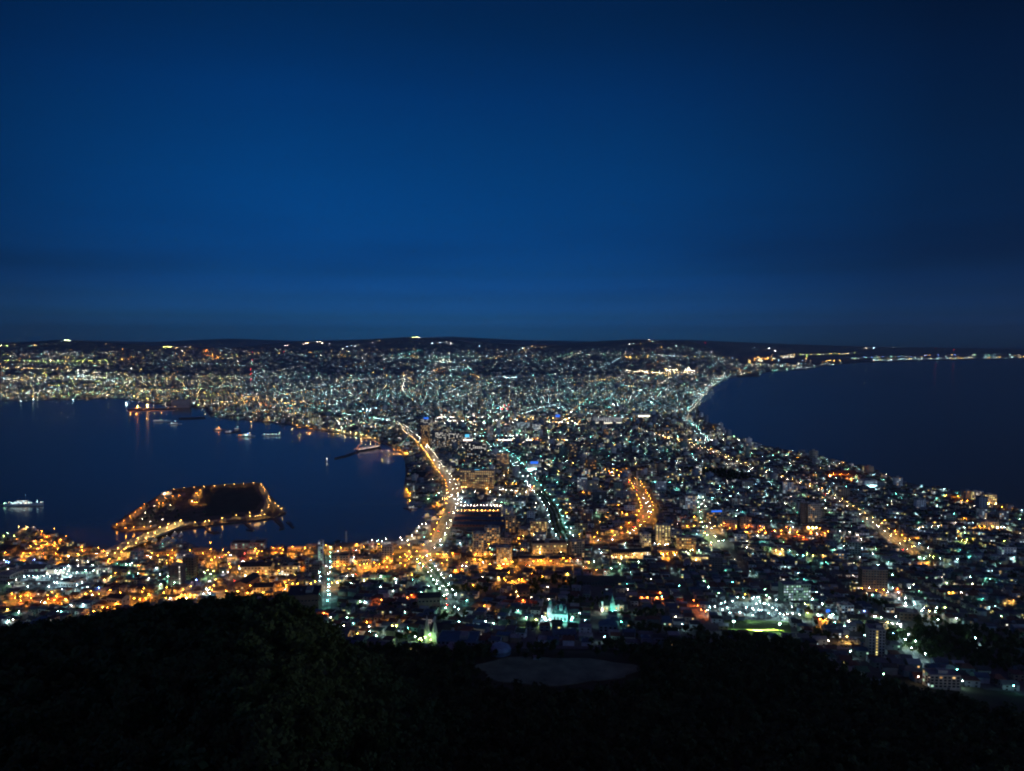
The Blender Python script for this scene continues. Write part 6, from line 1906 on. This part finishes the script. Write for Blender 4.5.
# streets of the plain that read as straight rows of lamps
sr = random.Random(77)
for q in range(150):
    d = sr.uniform(2700, 12500) if q % 3 else sr.uniform(2700, 6000)
    x0 = sr.uniform(-.62, .5) * d
    th = R(sr.choice((-20, 70, -12, 78, 14, 104, -35)) + sr.uniform(-3, 3))
    L = sr.uniform(250, 1300) * (1 if d < 6000 else 1.8)
    stp = sr.uniform(38, 60) * max(1, d / 5000)
    c = sr.choice('ccwwtyygs')
    kk = sr.choice((.008, .012, .02, .03, .05))
    for i in range(int(L / stp)):
        x, y = x0 + math.cos(th) * (i * stp - L / 2), d + math.sin(th) * (i * stp - L / 2)
        x, y = x + sr.gauss(0, 3), y + sr.gauss(0, 3)
        if 2600 < y < 14500 and inside(np.array([x]), np.array([y]))[0]:
            far_l.append((x, y, max(2.0, float(plain(x, y))), c, (.5 if c in 'sr' else 1) * kk * sr.uniform(.6, 1.5)))

# the three hundred lamps that show largest stay objects; the rest are one mass
allL = LAMPS + [(x, y, z, c, '%s street lamp in a side street, %s' % (LN[c], where_is(*proj(x, y, z))), 'lamps of the side streets', 6.5, 0.0, kk, 'street_lamp') for x, y, z, c, kk in lamp_side]
allL.sort(key=lambda a: math.hypot(a[0], a[1]) * (.6 if a[9] == 'floodlight' else 1))
bulk = Bulk()
LM_LIST = []
LM_IDX = {}
def lm_index(m):
    if m.name not in LM_IDX:
        LM_LIST.append(m)
        LM_IDX[m.name] = len(LM_LIST)
    return LM_IDX[m.name]
pm_ = MB()
pm_.tube((0, 0, 0), (0, 0, 1.0), .12, .08, 4)
pt = template(pm_)
hm_ = MB()
hm_.add([(-1.9, -1.9, 1.35), (1.9, -1.9, 1.35), (1.9, 1.9, 1.35), (-1.9, 1.9, 1.35), (0, 0, 1.9)], [(0, 1, 4), (1, 2, 4), (2, 3, 4), (3, 0, 4)], 0)
hm_.add([(-1.6, -1.6, 1.3), (1.6, -1.6, 1.3), (1.6, 1.6, 1.3), (-1.6, 1.6, 1.3)], [(0, 3, 2, 1)], 1)
hm_.add([(0, 0, 1), (1, 0, 0), (0, 1, 0), (-1, 0, 0), (0, -1, 0), (0, 0, -1)], [(0, 1, 2), (0, 2, 3), (0, 3, 4), (0, 4, 1), (5, 2, 1), (5, 3, 2), (5, 4, 3), (5, 1, 4)], 2)
ht = template(hm_)
LCF = {'c': (.40, .82, 1), 'w': (.75, .85, .8), 't': (.15, .9, 1), 'g': (.35, 1, .75)}
LSP, LSM, LSH = [], [], []
nl, nf = 0, 0
for a in allL:
    x, y, z, c, lab, grp, hgt, rz, kk, nm_ = a
    if nm_ == 'floodlight' and nf < 150 and visible(x, y, z + hgt):
        nf += 1
        make_lamp(a)
    elif nm_ != 'floodlight' and nl < 306 and -4 < proj(x, y, z)[0] < 1028 and visible(x, y, z + hgt):
        nl += 1
        make_lamp(a)
    else:
        side = grp == 'lamps of the side streets'
        LSP.append((x, y, z, hgt))
        LSM.append((0, lm_index(lampmat(c, 1.2 if side else kk, '_1.2' if side else '' if kk == 1 else '_%g' % kk)), lm_index(vismat(c, kk * 330 if side else 105 * min(2.4, max(.5, kk)) ** .25))))
        LSH.append(.36)
for x, y, z, c, kk in far_l:
    LSP.append((x, y, z, 8.5))
    LSM.append((0, lm_index(glow('lamp_far_' + LN[c].replace(' ', '_'), LCF.get(c, LC[c]), 100)), lm_index(vismat(c, kk * 1150))))
    LSH.append(.62 * max(1.0, math.hypot(x, y) / 5000.0) * (1.8 if y > 15500 else 1))
sp_, sh_ = np.array(LSP), np.array(LSH)
mm = np.array(LSM)
bulk.add(pt, sp_[:, :3], np.stack([np.ones(len(sp_)), np.ones(len(sp_)), sp_[:, 3]], 1), np.zeros(len(sp_)), mm)
hp = sp_[:, :3].copy()
hp[:, 2] += sp_[:, 3]
bulk.add(ht, hp, sh_[:, None] * np.ones((1, 3)), np.zeros(len(sp_)), mm)
print('lamps', len(sp_), 'far', len(far_l))
o = bulk.build('distant_street_lamps', [M['metal']] + LM_LIST)
o['kind'] = 'stuff'

# ------------------------------------------------------------------ trees
# the avenue trees of the boulevard and the green-lit slope
for r in ROADS:
    if r['label'] not in ('the tree-lined boulevard', 'the green-lit sloping street'):
        continue
    offs, stp, lim = ((0, -8, 8), 12, 120) if 'boulevard' in r['label'] else ((-6.2, 6.2), 14, 40)
    s, n_ = 6.0, 0
    while s < min(r['s'][-1], 900) and n_ < lim:
        for o in offs:
            x, y, z = [np.interp(s, r['s'], r[q]) for q in 'xyz']
            nx, ny = np.interp(s, r['s'], r['nx']), np.interp(s, r['s'], r['ny'])
            tree('avenue_tree', x + nx * o, y + ny * o, z, 'park', 'leafy avenue tree lit from the street lamps, along ' + r['label'], 'trees along ' + r['label'], rng.uniform(.75, 1.1))
            n_ += 1
        s += stp * rng.uniform(.85, 1.15)
for q in range(34):
    px, py = rng.choice(((140, 519), (150, 513), (160, 507), (152, 521), (166, 515), (172, 502), (180, 520), (235, 513), (200, 517))) 
    x, y, z = at(px + rng.gauss(0, 6), py + rng.gauss(0, 1.8), z=2.2)
    if inside(np.array([x]), np.array([y]), np.array(ISLW))[0]:
        tree('island_tree', x, y, 2.2, 'park', 'leafy tree on the harbour island, lit amber by the path lamps', 'trees on the harbour island', rng.uniform(.6, 1.0))
# woods: the nearest trees one by one, the rest of the forest as one mass
ys = []
y = 108.0
r_ = np.random.RandomState(9)
TP = []
while y < 770:
    st = 6.2 + y * .002
    hwid = .90 * y + 20
    xs = np.arange(-hwid, hwid, st)
    TP.append(np.stack([xs + r_.uniform(-2.2, 2.2, len(xs)), y + r_.uniform(-2.2, 2.2, len(xs))], 1))
    y += st * .92
TP = np.concatenate(TP)
TP = TP[is_forest(TP[:, 0], TP[:, 1])]
tz = np.maximum(2.0, ground(TP[:, 0], TP[:, 1]))
tpx, tpy = proj(TP[:, 0], TP[:, 1], tz + 8)
ok = (tpx > -140) & (tpx < 1160) & (tpy < 860)
TP, tz, tpx, tpy = TP[ok], tz[ok], tpx[ok], tpy[ok]
extra = []
for (px_, py_, r0) in PK:
    nq = int(r0 * r0 / 22)
    for _ in range(nq):
        a, q = rng.uniform(0, 6.283), r0 * math.sqrt(rng.random()) * .96
        x, y = px_ + math.cos(a) * q, py_ + math.sin(a) * q
        if inside(np.array([x]), np.array([y]))[0]:
            extra.append((x, y, gz(x, y)))
for i in range(k):
    if HP[i, 1] < 2300 and rng.random() < .28:
        x, y = HP[i, 0] + rng.uniform(-9, 9), HP[i, 1] + rng.uniform(-9, 9)
        extra.append((x, y, gz(x, y)))
EX = np.array(extra)
order = np.argsort(np.hypot(TP[:, 0], TP[:, 1]))
ind = np.zeros(len(TP), bool)
nt_ = 0
for i in order:
    if nt_ >= 250:
        break
    if tpy[i] < 775 and -10 < tpx[i] < 1034:
        ind[i] = True
        nt_ += 1
        side = 'on the wooded spur' if tpx[i] < 420 else 'on the dark slope below the playing field' if tpx[i] < 660 else 'on the faintly green slope'
        tree('forest_tree', TP[i, 0], TP[i, 1], tz[i] - .3, 'forest', 'dark leafy tree among its neighbours ' + side, 'dark trees ' + side, r_.uniform(.8, 1.15))
bulk = Bulk()
tpl = []
for s in range(4):
    mb = crown_mb(150, 3.0 + .35 * s, 3.3 + .4 * s, 5.6 + .4 * s, s + 60, .95)
    mb.tube((0, 0, -1), (0, 0, 5), .25, .12, 5, 1)
    tpl.append(template(mb))
P3 = np.concatenate([np.stack([TP[~ind, 0], TP[~ind, 1], tz[~ind] - .3], 1), EX])
pick = nrs.choice(4, len(P3))
sc3 = nrs.uniform(.75, 1.2, len(P3))
sc3[(~ind).sum():] *= nrs.uniform(.5, .9, len(EX))
for s in range(4):
    q = pick == s
    n = int(q.sum())
    bulk.add(tpl[s], P3[q], np.stack([sc3[q] * nrs.uniform(.9, 1.15, n), sc3[q] * nrs.uniform(.9, 1.15, n), sc3[q]], 1), nrs.uniform(0, 6.28, n), np.tile([[0, 1]], (n, 1)))
o = bulk.build('forest', [M['leaf'], M['bark']])
o['kind'] = 'stuff'

# remove the hidden source cars
for p in CARP.values():
    for ch in list(p.children):
        bpy.data.objects.remove(ch)
    bpy.data.objects.remove(p)

# ------------------------------------------------------------------ haze
HAZE = 1
if HAZE:
    hm = bpy.data.materials.new('night_haze')
    hm.use_nodes = True
    n_ = hm.node_tree
    n_.nodes.remove(n_.nodes['Principled BSDF'])
    v = n_.nodes.new('ShaderNodeVolumePrincipled')
    v.inputs['Color'].default_value = (.80, .88, 1, 1)
    v.inputs['Density'].default_value = 3.2e-5
    v.inputs['Anisotropy'].default_value = .65
    n_.links.new(v.outputs[0], n_.nodes['Material Output'].inputs['Volume'])
    o = MB().box(-40000, 40000, -3000, 33000, -4.5, 1100).build('haze', hm)
    o['kind'] = 'stuff'
